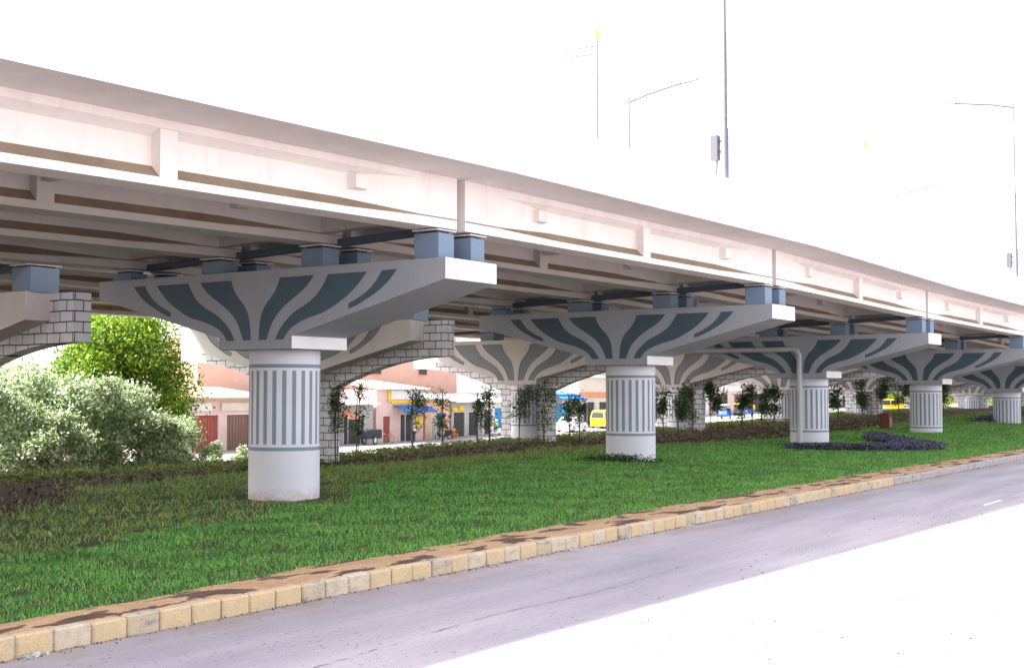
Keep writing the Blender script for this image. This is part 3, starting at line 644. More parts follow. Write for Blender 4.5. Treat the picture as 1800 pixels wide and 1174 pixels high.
# ---------------------------------------------------------------- plants
def tree(name, x, y, z0, h, rad, nblob, nleaf, size, mat, label, group=None, trunk_r=.18, low=.25, cat='tree', squash=.8):
    r = thing(name, label, cat, (x, y, z0), 0, group)
    b = MB(); top = z0 + h * .6
    b.tube([(x, y, z0 - .2), (x + .1, y, z0 + h * .25), (x - .05, y + .1, top)], [trunk_r, trunk_r * .75, trunk_r * .45], 8)
    cen = []
    for k in range(nblob):
        a = random.uniform(0, 6.283); rr = rad * math.sqrt(random.random()) * .8; zz = z0 + h * random.uniform(low, .92)
        f = 1 - .55 * abs((zz - z0) / h - .5)
        c = (x + rr * f * math.cos(a), y + rr * f * math.sin(a), zz); cen.append((c, rad * random.uniform(.22, .42)))
        if k % 3 == 0: b.tube([(x, y, z0 + h * random.uniform(.2, .5)), ((x + c[0]) / 2, (y + c[1]) / 2, (zz + z0 + h * .35) / 2), c], [trunk_r * .4, trunk_r * .25, trunk_r * .08], 6)
    b.build('trunk', 'bark', r)
    per = nleaf // nblob; P = []
    for c, br in cen:
        d = rng.normal(size=(per, 3)); d /= np.linalg.norm(d, axis=1)[:, None]; rad_ = br * np.where(rng.random(per) < .16, rng.uniform(1.0, 1.5, per), rng.uniform(.45, 1.05, per))[:, None]
        P.append(np.array(c) + d * rad_ * np.array([1, 1, squash]))
    P = np.concatenate(P); P = P[P[:, 2] > z0 + .05]
    np_mesh('crown', leaves(P, size), 4, mat, r, (x, y, z0))
tree('broadleaf_tree', 49.8, 61.7, -1.4, 9.2, 4.5, 60, 60000, .105, 'tree', 'tall bright green leafy tree seen under the deck left of the nearest pier', None, .22)
shr = [(34.0, 50.8, 5.3, 2.8), (36.6, 53.2, 6.2, 3.0), (38.4, 50.0, 5.0, 2.6), (41.0, 50.8, 4.8, 2.5), (41.0, 47.6, 3.4, 1.9), (31.5, 54.5, 6.4, 3.2), (43.6, 49.8, 3.0, 1.7), (38.6, 57.5, 6.0, 3.0), (35.2, 48.4, 3.8, 2.2)]
sl = ['pale leafy shrub at the left, under the block-patterned bracket', 'tall pale shrub left of centre in the thicket below the tree', 'pale leafy shrub in front of the tall green tree', 'pale shrub at the lower right of the thicket, below the tree crown', 'low pale shrub at the lawn edge in front of the thicket',
      'tall pale shrub at the extreme left edge of the photo', 'small shrub at the right end of the thicket by the pink building', 'tall pale shrub behind the others, left of the tree crown', 'low pale shrub behind the soil mound at the left']
for (x, y, h, rd), l in zip(shr, sl): tree('shrub', x, y, -1.4, h, rd, 26, 15000, .085, 'shrub', l, 'pale shrubs beyond the lawn edge', .08, .05, 'shrub')
for (x, y, h), l in zip([(45.6, 48.6, 1.5), (46.8, 47.9, 1.7), (44.6, 48.3, 1.3)], ['knee-high bush left of the two by the nearest pier', 'low bush just left of the nearest pier before the pink building', 'lowest bush at the right end of the pale thicket']):
    tree('low_bush', x, y, -1.1, h, .8, 8, 1600, .07, 'shrub', l, 'low bushes at the lawn edge', .04, .1, 'bush')

sap = [(45.2, 40.2, 3.7, .5, 1.7, 0), (46.8, 43.2, 3.9, 1.0, 1.0, 1), (49.5, 42.6, 3.8, .45, 2.3, 1), (54.5, 43.0, 3.2, .55, 1.8, 1), (57.5, 43.2, 3.0, .45, 1.8, 1), (58.6, 41.6, 2.8, .35, 1.2, 0),
       (57.8, 40.2, 3.3, .5, 2.0, 1), (61.2, 40.5, 3.2, .95, 1.7, 2), (63.4, 40.2, 3.4, .6, 2.2, 1), (66.6, 40.4, 2.7, .5, 1.6, 1), (68, 40.5, 2.2, .3, 1.2, 0),
       (75.6, 38.6, 3.1, .45, 1.5, 1), (77.8, 38.6, 2.4, .55, 1.4, 1), (80.0, 38.6, 3.2, .6, 2.0, 1), (80.8, 37.6, 3.3, .3, .8, 0), (84.6, 38.8, 3.0, .8, 1.3, 1), (86.2, 37.6, 3.0, .55, 1.2, 1), (88.0, 37.6, 3.1, .6, 1.4, 1), (90.5, 37.9, 2.4, .8, 1.0, 2), (93.0, 37.9, 3.0, .9, 2.0, 1),
       (103.5, 36.6, 2.9, 1.3, 1.4, 2), (108.6, 36.2, 3.4, 1.1, 1.9, 1), (112.0, 36.0, 3.9, .9, 1.9, 1), (115.5, 35.2, 3.2, 1.6, 2.0, 2), (121.5, 35.2, 3.0, 1.6, 1.6, 2), (128.0, 34.6, 3.2, 1.2, 2.0, 1)]
kinds = ['thin', 'slender', 'wide leafy']
where = ['against the block pier right of the nearest pier', 'before the white and blue shop sign, hanging leaves to its left', 'before the pale shop wall right of the blue awning', 'beside the blue shop shutter on its left', 'in front of the blue shop shutter', 'just right of the blue shop shutter, the thinnest one',
         'at the left face of the second arch pier, weeping leaves', 'in front of the striped column of the second arch pier', 'at the right edge of the second arch pier', 'in front of the parked white car', 'with few leaves between white car and second striped pier',
         'just right of the second striped pier, ball-shaped crown', 'low before the third arch pier column', 'at the right face of the third arch pier', 'bare stick right of the third arch pier', 'leftmost with leaves before the parked rickshaws', 'before the blue and yellow rickshaw', 'right of the rickshaws, leaning stake', 'low and spreading before the parked scooters', 'beside the orange cart left of the downpipe pier',
         'drooping, just right of the downpipe pier', 'upright, left of the red-brown box', 'tallest, above the red-brown box', 'bushy, left of the fourth striped pier', 'bushy, right of the fourth striped pier', 'dim, between the fourth and fifth striped piers']
for k, ((x, y, h, rd, fol, kd), wh) in enumerate(zip(sap, where)):
    z0 = float(gz(x, y)); r = thing('sapling', '%s young tree %s' % (kinds[kd], wh), 'sapling', (x, y, z0), 0, 'young staked trees along the lawn edge')
    b = MB(); lx = random.uniform(-.15, .15); b.tube([(x, y, z0 - .1), (x + lx * .5, y + lx, z0 + h * .5), (x + lx, y + lx * .3, z0 + h * .9)], [.04, .032, .015], 6); b.build('trunk', 'bark', r)
    b = MB(); b.tube([(x + .22, y + .1, z0 - .1), (x + .1 + lx, y + .05, z0 + h * 1.06)], .022, 5); b.build('stake', 'stake', r)
    nb = 8 + int(rd * 6); P = []; ox, oy = random.uniform(-.4, .4) * rd, random.uniform(-.9, .9) * rd
    for q in range(nb):
        a = random.uniform(0, 6.28); rr = rd * random.uniform(.1, .85); zc = z0 + h * .93 - fol * random.random() ** (1.3)
        rr *= .5 + .5 * (zc - (z0 + h * .93 - fol)) / fol
        dr = (zc - z0) / h; c = np.array((x + lx + ox * dr + rr * math.cos(a), y + oy * dr + rr * math.sin(a), zc)); d = rng.normal(0, 1, (random.randint(35, 110) if rd < .9 else random.randint(70, 140), 3)) * np.array([.16, .16, .2]) * random.uniform(.7, 1.3) * (1 + rd * .3)
        P.append(c + d)
    np_mesh('foliage', leaves(np.concatenate(P), .075 if x < 70 else .10, asp=.42), 4, 'sapling', r, (x, y, z0))
# trees far along the street
for k, (x, y, h, rd, l) in enumerate([(205, 58, 9, 6, 'dark leafy tree far down the street, left one at the right of the photo'), (215, 70, 11, 7, 'tall dark tree farthest down the street'), (222, 50, 9, 6, 'dark leafy tree behind the far arch piers'), (232, 40, 8, 6, 'dark tree closing the view under the deck'), (228, 28, 7, 5, 'dark tree beyond the fifth striped pier'), (236, 18, 7, 5, 'dark tree at the extreme right beyond the piers')]):
    tree('distant_tree', x, y, 0.3, h, rd, 22, 5200, .28, 'tree', l, 'trees closing the far end of the street', .25, .08)

# ---------------------------------------------------------------- buildings across the street (front face at Y = 71)
def cmat(name, c, **k): 
    if name not in M: M[name] = painted(name, c, stain_amt=.15, grain=.06, **k)
    return name
cmat('salmon_wall', (.68, .40, .30)); cmat('pink_wall', (.70, .50, .46)); cmat('cream_wall', (.66, .60, .50)); cmat('grey_wall', (.42, .41, .40)); cmat('white_wall', (.74, .72, .70))
cmat('brown_shutter', (.22, .12, .09)); cmat('blue_shutter', (.06, .30, .60)); cmat('dark_inside', (.05, .045, .045)); cmat('red_door', (.34, .08, .06)); cmat('orange_wall', (.68, .44, .30))
cmat('white_roof', (.72, .70, .70)); cmat('yellow_sign', (.75, .52, .05)); cmat('blue_sign', (.05, .14, .42)); cmat('blue_tarp', (.02, .16, .52)); cmat('lilac_tarp', (.40, .42, .60)); cmat('orange_awning', (.70, .28, .16)); cmat('green_cloth', (.12, .42, .04))
def shop(s0, s1, wall, h, roofm, opens, label, depth=6, y=71.0, kind='shop_building', signs=(), awn=None, parapet=0, roof_rise=.8):
    z0 = float(street_z((s0 + s1) / 2)) - .05; r = thing(kind, label, 'building', ((s0 + s1) / 2, y, z0), 0, 'low shops across the far street')
    b = MB(); cur = s0
    for (a, c, zb, zt, m) in sorted(opens):
        b.box(cur, a, y, y + .25, z0, z0 + h); 
        if zb > 0: b.box(a, c, y, y + .25, z0, z0 + zb)
        b.box(a, c, y, y + .25, z0 + zt, z0 + h); cur = c
    b.box(cur, s1, y, y + .25, z0, z0 + h)
    b.box(s0, s0 + .2, y + .25, y + depth, z0, z0 + h); b.box(s1 - .2, s1, y + .25, y + depth, z0, z0 + h); b.box(s0 + .2, s1 - .2, y + depth - .2, y + depth, z0, z0 + h)
    b.build('wall', wall, r)
    b = MB(); b.prism_x([(y - .7, z0 + h + .02), (y + depth + .3, z0 + h + .02 + roof_rise), (y + depth + .3, z0 + h + .12 + roof_rise), (y - .7, z0 + h + .12)], s0 - .1, s1 + .1); b.build('roof', roofm, r)
    for (a, c, zb, zt, m) in opens:
        b = MB(); b.box(a, c, y + .14, y + .2, z0 + zb, z0 + zt)
        if m != 'dark_inside':
            for k in np.arange(a + .15, c - .05, .3): b.box(k, k + .05, y + .11, y + .139, z0 + zb + .05, z0 + zt - .03)
        b.build('shutter' if m != 'dark_inside' else 'doorway', m, r)
        b = MB(); b.box(a - .06, a, y - .03, y - .002, z0 + zb, z0 + zt + .06); b.box(c, c + .06, y - .03, y - .002, z0 + zb, z0 + zt + .06); b.box(a, c, y - .03, y - .002, z0 + zt, z0 + zt + .06); b.build('door_frame', 'white_wall', r)
    for (a, c, zb, zt, m) in signs:
        b = MB(); b.box(a, c, y - .12, y - .035, z0 + zb, z0 + zt); sg = b.build('sign_board', m, r)
    if awn:
        a, c, zb, dp, m = awn; b = MB(); b.prism_x([(y - .04, z0 + zb + .5), (y - dp, z0 + zb), (y - dp, z0 + zb - .15), (y - dp + .03, z0 + zb - .15), (y - dp + .03, z0 + zb + .0), (y - .04, z0 + zb + .44)], a, c)
        b.build('awning', m, r)
        b = MB(); b.tube([(a + .1, y - dp + .05, z0), (a + .1, y - dp + .05, z0 + zb)], .03, 6); b.tube([(c - .1, y - dp + .05, z0), (c - .1, y - dp + .05, z0 + zb)], .03, 6); b.build('awning_post', 'steel', r)
    return r
D = 'dark_inside'
shop(60, 72.5, 'pink_wall', 3.9, 'salmon_wall', [(61, 63.4, 0, 2.7, 'brown_shutter'), (64.2, 66.8, 0, 2.7, 'red_door'), (67.6, 70.0, 0, 2.7, 'brown_shutter'), (70.6, 72, 0, 2.7, D)], 'pink shop row with brown shutters, left of the nearest pier', signs=[(62, 66, 3.0, 3.6, 'white_wall'), (67, 71.5, 3.0, 3.6, 'cream_wall')])
shop(73, 79, 'grey_wall', 3.4, 'white_roof', [(74, 76, 0, 2.4, D)], 'grey shop hidden behind the nearest pier')
shop(79.5, 84.6, 'grey_wall', 3.3, 'white_roof', [(80.8, 83.4, 0, 2.3, D)], 'grey shed with orange awning just right of the nearest pier', awn=(79.8, 81.6, 2.3, 1.3, 'orange_awning'))
shop(85, 91.6, 'pink_wall', 4.6, 'white_roof', [(85.9, 86.9, 0, 2.3, 'red_door'), (88.3, 90.0, 0, 2.4, D)], 'pink shop with white and yellow signboard and blue awning', signs=[(86.9, 91.4, 3.75, 4.55, 'white_wall'), (86.9, 91.4, 3.4, 3.7, 'yellow_sign'), (90.4, 91.2, 1.2, 2.2, 'yellow_sign'), (86.5, 86.85, 3.5, 4.5, 'yellow_sign')], awn=(87.2, 91.9, 2.75, 1.4, 'blue_sign'))
shop(91.9, 95.6, 'orange_wall', 3.6, 'white_roof', [(92.8, 94.6, 0, 2.0, 'grey_wall')], 'narrow orange-brown shop with grey shutter beside the blue awning', signs=[(93.6, 94.9, 2.05, 2.35, 'blue_sign')])
shop(95.9, 100.6, 'grey_wall', 3.2, 'white_roof', [(96.2, 98.0, 0, 2.3, D), (98.6, 100.2, 0, 2.3, D)], 'open-fronted dark stall with small yellow signs', signs=[(95.9, 96.8, 2.35, 2.75, 'yellow_sign'), (97.0, 97.8, 2.45, 2.9, 'yellow_sign')])
shop(100.8, 106.9, 'white_wall', 3.0, 'white_roof', [(101.2, 102.4, 0, 2.3, D), (103.0, 105.6, 0, 2.5, 'blue_shutter')], 'white shop with a bright blue shutter')
shop(107.1, 112.5, 'orange_wall', 2.8, 'lilac_tarp', [(108.8, 110.0, 0, 2.1, D)], 'orange stall under a lilac tarpaulin roof at the arch edge')
shop(113, 118.5, 'grey_wall', 3.4, 'blue_tarp', [(114, 117, 0, 2.6, 'blue_shutter')], 'stall hung with bright blue tarpaulin behind the white car', awn=(113.2, 118.3, 3.1, 1.6, 'blue_tarp'))
shop(119, 127, 'cream_wall', 5.2, 'white_roof', [(120, 122.5, 0, 2.5, D), (123.5, 126, 0, 2.5, D)], 'tall cream building behind the yellow van', signs=[(119.5, 126.5, 3.0, 3.6, 'orange_awning')])
shop(128, 142, 'grey_wall', 4, 'white_roof', [(130, 133, 0, 2.6, 'brown_shutter'), (136, 140, 0, 2.6, D)], 'grey building hidden behind the second striped pier')
shop(143, 152, 'white_wall', 4.0, 'white_roof', [(144, 147, 0, 2.6, D), (148.5, 151, 0, 2.5, D)], 'dark-fronted building left of the parked rickshaws')
shop(153, 176, 'pink_wall', 4.2, 'white_roof', [(155, 158, 0, 2.6, D), (160, 163, 0, 2.6, 'brown_shutter'), (166, 170, 0, 2.6, D)], 'long pink building behind the parked rickshaws', signs=[(155, 163, 3.0, 3.7, 'white_wall')])
shop(178, 215, 'white_wall', 4.2, 'white_roof', [(182, 186, 0, 2.6, D), (192, 196, 0, 2.6, 'blue_shutter'), (203, 208, 0, 2.6, D)], 'far long white building toward the right end of the street')
# taller orange house behind the shops
z0 = -1.4; r = thing('tall_house', 'tall salmon orange house with one window behind the shop roofs', 'building', (100, 80, z0))
b = MB(); b.box(90.5, 109, 80, 90, z0, 8.6); b.build('wall', 'salmon_wall', r)
b = MB(); b.box(90.2, 109.3, 79.7, 90.3, 8.602, 8.9); b.build('roof', 'white_roof', r)
for (a, zz) in ((102.3, 4.6), (95.0, 4.6)):
    b = MB(); b.box(a, a + 1.5, 79.93, 79.998, zz, zz + 1.5); fr = b.build('window_frame', 'orange_awning', r)
    b = MB(); b.box(a + .12, a + 1.38, 79.90, 79.928, zz + .12, zz + 1.38); _child(b, 'pane', D, fr, r)
z0 = -1.4; r = thing('salmon_house', 'salmon two-storey house above the brown shutters at the left', 'building', (78, 79, z0))
b = MB(); b.box(72, 84, 79, 83, z0, 7.4); b.build('wall', 'salmon_wall', r)
b = MB(); b.box(71.8, 84.2, 78.8, 83.2, 7.402, 7.7); b.build('roof', 'white_roof', r)
b = MB(); b.box(78.4, 79.2, 78.93, 78.998, 4.6, 5.5); b.build('window', 'lilac_tarp', r)

# ---------------------------------------------------------------- vehicles and people on the street
for nme, c, rg in (('car_white', (.72, .72, .72), .3), ('car_silver', (.38, .37, .36), .3), ('car_yellow', (.85, .50, .02), .35), ('car_orange', (.65, .12, .03), .45), ('glass_dark', (.03, .035, .04), .1), ('lamp_glass', (.7, .7, .68), .2), ('rick_blue', (.04, .12, .35), .4), ('chrome', (.5, .5, .5), .25), ('skin', (.18, .09, .055), .6), ('hair', (.012, .010, .01), .6), ('shirt_white', (.75, .75, .78), .8), ('shirt_orange', (.65, .28, .06), .8), ('shirt_green', (.16, .55, .05), .8), ('trouser_blue', (.04, .07, .14), .85), ('trouser_dark', (.03, .03, .035), .85), ('helmet_pale', (.6, .62, .7), .3)):
    M[nme] = plain(nme, c, rg, var=.05)
def wheel(par, x, y, rad, wdt, z=0):
    b = MB(); n = 20; V = []
    for (yy, rr) in ((-wdt / 2, rad * .62), (-wdt / 2, rad * .93), (-wdt * .3, rad), (wdt * .3, rad), (wdt / 2, rad * .93), (wdt / 2, rad * .62)):
        V += [(x + rr * math.cos(2 * math.pi * k / n), y + yy, z + rad + rr * math.sin(2 * math.pi * k / n)) for k in range(n)]
    b.add(V, [(i * n + k, i * n + (k + 1) % n, (i + 1) * n + (k + 1) % n, (i + 1) * n + k) for i in range(5) for k in range(n)], 0, True)
    wobj = b.build('wheel', 'tyre', par, local=True)
    b = MB(); b.tube([(x, y - wdt * .42, z + rad), (x, y + wdt * .42, z + rad)], rad * .62, 14, 0, True, False); b.build('rim', 'chrome', wobj, local=True)
def car(name, label, x, y, rz, body, prof_, glassp, L, W, cat='car', group=None, wr=.3):
    wins = [((-1.45, .98), (-.95, 1.42)), ((.35, 1.46), (1.0, 1.0))] if cat == 'car' else [((-2.05, 1.0), (-1.95, 1.75)), ((1.45, 1.65), (1.8, 1.1))]
    z = float(street_z(x)) + .005; r = thing(name, label, cat, (x, y, z), rz, group)
    b = MB(); n = len(prof_)
    # body shell: 5 slices across, pinched at the sides and top
    sl = [(-W / 2, .90, .0), (-W / 2 + .06, .985, .0), (0, 1, 0), (W / 2 - .06, .985, 0), (W / 2, .90, 0)]
    V = []
    for (yy, k, _) in sl:
        for (px, pz) in prof_:
            tum = 1 - .16 * max(0, (pz - .85)) / .6
            V.append((px * (k if pz < .9 else 1) * 1.0, yy * tum, .18 + (pz - .18) * (.99 if abs(yy) == W / 2 else 1)))
    F = [(i * n + j, i * n + (j + 1) % n, (i + 1) * n + (j + 1) % n, (i + 1) * n + j) for i in range(4) for j in range(n)] + [tuple(range(n)), tuple(range(4 * n, 5 * n))]
    b.add(V, F); b.build('body', body, r, local=True)
    for sg in (-1, 1):
        for gp in glassp:
            V = [(px, sg * (W / 2 * (1 - .16 * max(0, (pz - .85)) / .6) + .012), pz) for px, pz in gp]
            b = MB(); b.add(V, [tuple(range(len(V)))]); b.build('side_window', 'glass_dark', r, local=True)
        for px in (-L * .31, L * .31): wheel(r, px, sg * (W / 2 - .09), wr, .19)
        b = MB(); b.box(L / 2 - .12, L / 2 - .02, sg * W * .33 - .14, sg * W * .33 + .14, .58, .72); b.build('headlight', 'lamp_glass', r, local=True)
        b = MB(); b.box(-L / 2 + .02, -L / 2 + .12, sg * W * .36 - .1, sg * W * .36 + .1, .62, .8); b.build('tail_light', 'car_orange', r, local=True)
    for nm, (p0, p1) in (('rear_window', wins[0]), ('windscreen', wins[1])):
        dx, dz = p1[0] - p0[0], p1[1] - p0[1]; L_ = math.hypot(dx, dz); nx, nz = -dz / L_ * .015, dx / L_ * .015
        q = []
        for f in (.12, .86):
            px, pz = p0[0] + dx * f + nx, p0[1] + dz * f + nz; hw = (W / 2 - .12) * (1 - .16 * max(0, pz - .85) / .6); q.append((px, pz, hw))
        b = MB(); b.add([(q[0][0], -q[0][2], q[0][1]), (q[0][0], q[0][2], q[0][1]), (q[1][0], q[1][2], q[1][1]), (q[1][0], -q[1][2], q[1][1])], [(0, 1, 2, 3)]); b.build(nm, 'glass_dark', r, local=True)
    return r
sedan = [(-2.05, .25), (-2.1, .6), (-2.05, .9), (-1.45, .98), (-.95, 1.42), (.35, 1.46), (1.0, 1.0), (1.75, .86), (2.05, .66), (2.1, .3), (1.7, .22), (-1.7, .22)]
sg_ = [[(-1.2, 1.0), (-.85, 1.34), (-.25, 1.38), (-.25, 1.0)], [(-.17, 1.0), (-.17, 1.38), (.3, 1.38), (.82, 1.02)]]
van = [(-2.0, .25), (-2.05, 1.0), (-1.95, 1.75), (-1.6, 1.88), (1.0, 1.88), (1.45, 1.65), (1.8, 1.1), (2.0, .9), (2.05, .4), (1.7, .22), (-1.7, .22)]
vg = [[(-1.8, 1.12), (-1.8, 1.65), (-.9, 1.7), (-.9, 1.12)], [(-.8, 1.12), (-.8, 1.7), (.2, 1.7), (.2, 1.12)], [(.3, 1.12), (.3, 1.7), (.95, 1.7), (1.45, 1.14)]]
car('parked_car', 'silver-white car parked before the blue tarpaulin', 108.0, 65.2, R(6), 'car_white', sedan, sg_, 4.2, 1.7)
car('parked_van', 'yellow van half hidden by the second striped pier', 115.5, 65.8, R(10), 'car_yellow', van, vg, 4.1, 1.7, 'van', None, .32)
car('parked_car', 'silver car seen behind the leg of the second striped pier', 111.0, 61.2, R(4), 'car_silver', sedan, sg_, 4.2, 1.7)
car('parked_car', 'white car seen just right of the downpipe pier', 152, 55, R(-10), 'car_white', sedan, sg_, 4.2, 1.7)
car('parked_car', 'white car under the arch left of the fourth striped pier', 163.5, 53.2, R(-35), 'car_white', sedan, sg_, 4.2, 1.7)
car('parked_van', 'orange-yellow van under the arch left of the fourth striped pier', 166.5, 52.2, R(-60), 'car_yellow', van, vg, 4.1, 1.7, 'van', None, .32)
def rickshaw(label, x, y, rz, body, hood):
    z = float(street_z(x)) + .005; r = thing('auto_rickshaw', label, 'rickshaw', (x, y, z), rz, 'rickshaws parked across the street')
    b = MB(); b.prism_y([(-1.25, .3), (-1.3, .9), (-.5, .95), (-.45, .45), (.35, .42), (.75, .95), (1.05, .9), (1.2, .5), (1.0, .28)], -.6, .6); b.build('body', body, r, local=True)
    b = MB(); b.prism_y([(-1.32, .92), (-1.3, 1.5), (-1.15, 1.68), (.55, 1.72), (.72, 1.6), (.68, 1.55), (.5, 1.62), (-1.0, 1.6), (-1.05, .92)], -.63, .63); b.build('hood', hood, r, local=True)
    b = MB(); b.hexa([(.78, -.5, .96), (.8, -.5, .96), (.8, .5, .96), (.78, .5, .96), (.6, -.5, 1.56), (.62, -.5, 1.56), (.62, .5, 1.56), (.6, .5, 1.56)]); b.build('windscreen', 'glass_dark', r, local=True)
    b = MB(); b.box(-.95, -.5, -.52, .52, .5, .8); b.box(-1.02, -.9, -.52, .52, .8, 1.2); b.build('seat', 'black', r, local=True)
    for sg in (-1, 1):
        wheel(r, -.8, sg * .55, .22, .1); b = MB(); b.tube([(.6, sg * .55, .95), (.55, sg * .58, 1.6)], .02, 6); b.build('pillar', 'black', r, local=True)
    wheel(r, .95, 0, .22, .1)
    b = MB(); b.tube([(1.16, 0, .72), (1.24, 0, .72)], .09, 12); b.build('headlight', 'lamp_glass', r, local=True)
rickshaw('auto rickshaw with blue body and white hood, leftmost of those parked', 139.5, 63.2, R(190), 'rick_blue', 'car_white')
rickshaw('auto rickshaw with yellow hood beside the blue one', 142.5, 62.6, R(200), 'black', 'car_yellow')
rickshaw('auto rickshaw with dark body and yellow hood at right of the pair', 146.0, 63.4, R(170), 'rick_blue', 'car_yellow')
# orange goods cart
z = float(street_z(128)) + .005; r = thing('goods_cart', 'orange box-bodied goods cart left of the downpipe pier', 'cart', (128.5, 50.6, z), R(-35))
b = MB(); b.bbox(-1.0, 1.0, -.8, .8, .55, 2.05, .04); b.build('cargo_box', 'car_orange', r, local=True)
b = MB(); b.box(-1.02, 1.02, -.82, .82, 1.25, 1.36); b.build('trim_band', 'yellow_sign', r, local=True)
b = MB(); b.box(-1.1, 1.1, -.6, .6, .42, .54); b.build('chassis', 'black', r, local=True)
for sx in (-.7, .7):
    for sy in (-.66, .66): wheel(r, sx, sy, .26, .14)
def scooter(label, x, y, rz, body, grp='two-wheelers parked across the street'):
    z = float(street_z(x)) + .005; r = thing('scooter', label, 'scooter', (x, y, z), rz, grp)
    wheel(r, -.6, 0, .23, .1); wheel(r, .6, 0, .23, .1)
    b = MB(); b.prism_y([(-.85, .5), (-.8, .75), (-.2, .72), (-.1, .35), (.3, .3), (.45, .95), (.55, .95), (.55, .25), (-.1, .18), (-.6, .35)], -.16, .16); b.build('body', body, r, local=True)
    b = MB(); b.bbox(-.8, -.05, -.14, .14, .74, .84, .03); b.build('seat', 'black', r, local=True)
    b = MB(); b.tube([(.6, 0, .3), (.45, 0, 1.0)], .03, 6); b.tube([(.42, -.32, 1.04), (.45, 0, 1.0), (.42, .32, 1.04)], .018, 6); b.build('handlebar', 'black', r, local=True)
    b = MB(); b.tube([(.52, 0, .86), (.6, 0, .85)], .08, 10); b.build('headlight', 'lamp_glass', r, local=True)
scooter('white scooter ridden by the person in green', 99.5, 68.5, R(165), 'car_white')
scooter('dark scooter parked before the orange-brown shop', 92.8, 69.6, R(150), 'black')
scooter('dark scooter parked right of the rickshaws', 153.0, 62.0, R(120), 'black')
scooter('white scooter beyond the dark one right of the rickshaws', 156.0, 62.4, R(140), 'car_white')
scooter('dark scooter farthest right in the parked row', 158.8, 61.8, R(110), 'black')
def bicycle(label, x, y, rz):
    z = float(street_z(x)) + .005; r = thing('bicycle', label, 'bicycle', (x, y, z), rz)
    for px in (-.52, .52):
        b = MB(); b.tube([(px + .33 * math.cos(a), 0, .34 + .33 * math.sin(a)) for a in np.linspace(0, 6.283, 21)], .018, 6, 0, False); wv = b.build('wheel', 'tyre', r, local=True)
        b = MB()
        for k in range(8): a = k * math.pi / 4; b.tube([(px, 0, .34), (px + .32 * math.cos(a), 0, .34 + .32 * math.sin(a))], .004, 4)
        b.build('spokes', 'chrome', wv, local=True)
    b = MB(); A = (-.52, 0, .34); B_ = (-.15, 0, .85); C_ = (.35, 0, .88); E_ = (-.05, 0, .32)
    for p in ((A, B_), (B_, C_), (C_, E_), (E_, B_), (A, E_), (C_, (.52, 0, .34)), (C_, (.32, 0, 1.0))): b.tube(p, .018, 6)
    b.build('frame', 'car_orange', r, local=True)
    b = MB(); b.bbox(-.28, -.02, -.07, .07, .9, .96, .02); b.build('saddle', 'black', r, local=True)
    b = MB(); b.tube([(.28, -.28, 1.02), (.33, 0, 1.0), (.28, .28, 1.02)], .014, 6); b.build('handlebar', 'black', r, local=True)
bicycle('red-framed bicycle standing before the grey shed', 84.3, 69.0, R(10))
z = -1.395; r = thing('handcart', 'dark covered handcart parked beside the bicycle', 'handcart', (81.3, 68.6, z), R(5))
b = MB(); b.bbox(-1.1, 1.1, -.5, .5, .5, 1.25, .05); b.build('cart_body', 'trouser_dark', r, local=True)
for sy in (-.55, .55): wheel(r, 0, sy, .36, .08)
b = MB(); b.tube([(1.1, -.4, .8), (1.7, -.4, .85), (1.7, .4, .85), (1.1, .4, .8)], .025, 6); b.build('push_handle', 'steel', r, local=True)

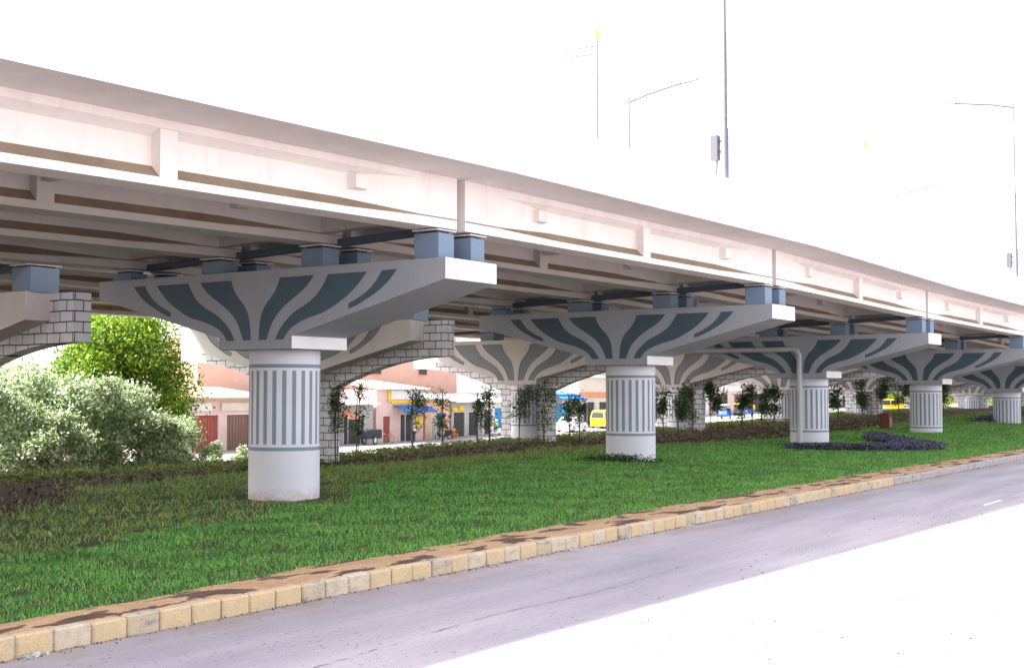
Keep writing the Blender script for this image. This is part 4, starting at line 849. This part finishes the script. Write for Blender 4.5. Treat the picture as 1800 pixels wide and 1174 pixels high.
def person(label, x, y, rz, shirt, trousers, pose='stand', z=None, helmet=False):
    """one continuous skinned body; clothing is told apart by height on the same mesh"""
    z = (float(street_z(x)) if z is None else z)
    J = {'pel': (0, 0, .95), 'bel': (0, 0, 1.1), 'che': (0, 0, 1.32), 'nek': (0, 0, 1.47), 'hd1': (.01, 0, 1.56), 'hd2': (.015, 0, 1.66)}
    rad = {'pel': (.14, .12), 'bel': (.13, .10), 'che': (.15, .11), 'nek': (.055, .055), 'hd1': (.08, .075), 'hd2': (.085, .08)}
    E = [('pel', 'bel'), ('bel', 'che'), ('che', 'nek'), ('nek', 'hd1'), ('hd1', 'hd2')]
    for sg, q in ((1, 'l'), (-1, 'r')):
        if pose == 'stand': leg = [(0, .1 * sg, .88), (.03 * sg, .11 * sg, .5), (-.03 * sg, .12 * sg, .09), (.12, .13 * sg, .04)]; arm = [(0, .19 * sg, 1.38), (-.02, .23 * sg, 1.12), (.06, .23 * sg, .88), (.09, .22 * sg, .79)]
        elif pose == 'walk': leg = [(0, .09 * sg, .88), (.15 * sg, .10 * sg, .5), (.16 * sg - .1, .1 * sg, .09), (.16 * sg + .04, .1 * sg, .04)]; arm = [(0, .19 * sg, 1.38), (-.12 * sg, .23 * sg, 1.13), (-.14 * sg + .1, .22 * sg, .9), (-.14 * sg + .15, .21 * sg, .82)]
        else: leg = [(.02, .11 * sg, .92), (.44, .16 * sg, .92), (.42, .16 * sg, .5), (.55, .16 * sg, .46)]; arm = [(0, .19 * sg, 1.38), (.1, .24 * sg, 1.15), (.36, .2 * sg, 1.15), (.45, .17 * sg, 1.16)]
        for i, p in enumerate(leg): J[q + 'g%d' % i] = p
        for i, p in enumerate(arm): J[q + 'a%d' % i] = p
        for i, rr in enumerate((.085, .058, .04, .035)): rad[q + 'g%d' % i] = (rr, rr)
        for i, rr in enumerate((.052, .04, .03, .026)): rad[q + 'a%d' % i] = (rr, rr)
        E += [('pel', q + 'g0'), (q + 'g0', q + 'g1'), (q + 'g1', q + 'g2'), (q + 'g2', q + 'g3'), ('che', q + 'a0'), (q + 'a0', q + 'a1'), (q + 'a1', q + 'a2'), (q + 'a2', q + 'a3')]
        h = Vector(J[q + 'a3']); dd = (h - Vector(J[q + 'a2'])).normalized()
        for k in range(5):   # fingers
            off = Vector((.018 * (k - 2), 0, 0)) if k < 4 else Vector((.03, -.02 * sg, .02)); ln = (.055, .065, .068, .058, .04)[k]
            J[q + 'f%d' % k] = tuple(h + dd * ln + off); rad[q + 'f%d' % k] = (.009, .009); E.append((q + 'a3', q + 'f%d' % k))
    names = list(J); me = bpy.data.meshes.new('t'); me.from_pydata([J[k] for k in names], [(names.index(a), names.index(c)) for a, c in E], [])
    o = bpy.data.objects.new('t', me); COL.objects.link(o); o.modifiers.new('s', 'SKIN'); sv_ = me.skin_vertices[0].data
    for i, k in enumerate(names): sv_[i].radius = rad[k]; sv_[i].use_root = (k == 'pel')
    o.modifiers.new('u', 'SUBSURF').levels = 2; o.modifiers['u'].render_levels = 2
    dg = bpy.context.evaluated_depsgraph_get(); dg.update(); ev = o.evaluated_get(dg); m2 = bpy.data.meshes.new_from_object(ev)
    bpy.data.objects.remove(o)
    for k in (shirt, trousers, 'skin', 'hair'): m2.materials.append(M[k])
    for p in m2.polygons:
        c = p.center; hd = c.z > 1.44 and abs(c.y) < .12
        if hd: p.material_index = 3 if (c.z > 1.64 or (c.x < -.01 and c.z > 1.54)) else 2
        elif abs(c.y) > .17 and (c.z < 1.16 and pose != 'sit' and c.z > .7): p.material_index = 2
        elif pose == 'sit' and c.x > .14 and c.z > 1.05: p.material_index = 2
        elif c.z < .98: p.material_index = 1
        p.use_smooth = True
    m2.name = 'person'; r = bpy.data.objects.new('person', m2); COL.objects.link(r); r.location = (x, y, z); r.rotation_euler = (0, 0, rz)
    tag(r, label, 'person')
    b = MB(); b.sphere((.085, 0, 1.60), .018, 8, 5, 0, (1, .7, 1.3)); b.build('nose', 'skin', r, local=True)
    for sg in (-1, 1): b = MB(); b.sphere((.078, .03 * sg, 1.635), .011, 8, 5); b.build('eye', 'hair', r, local=True)
    if helmet: b = MB(); b.sphere((0, 0, 1.66), .135, 14, 9, 0, (1, .9, .95)); b.build('helmet', 'helmet_pale', r, local=True)
    return r
person('person in white shirt and blue trousers walking past the blue awning', 88.0, 69.2, R(200), 'shirt_white', 'trouser_blue', 'walk')
person('person in orange shirt seated before the dark open stall', 94.6, 69.8, R(250), 'shirt_orange', 'shirt_orange', 'sit', z=-1.4 - .42)
r = thing('stool', 'low orange stool under the seated person in orange', 'stool', (94.6, 69.8, -1.4)); b = MB(); b.tube([(94.6, 69.8, -1.4), (94.6, 69.8, -1.05)], [.2, .16], 12); b.build('base', 'car_orange', r); b = MB(); b.tube([(94.6, 69.8, -1.049), (94.6, 69.8, -1.0)], .2, 14); b.build('seat', 'car_orange', r)
person('person in bright green shirt and helmet sitting on the white scooter', 99.7, 68.5, R(165), 'shirt_green', 'trouser_dark', 'sit', z=-1.4 + .0, helmet=True)
person('person in dark clothes standing right of the rickshaws', 151.0, 62.6, R(100), 'trouser_dark', 'trouser_dark')
person('person in white shirt among the parked scooters', 155.0, 63.6, R(220), 'shirt_white', 'trouser_dark')
person('person in orange shirt among the parked scooters', 157.5, 63.4, R(250), 'shirt_orange', 'trouser_blue')
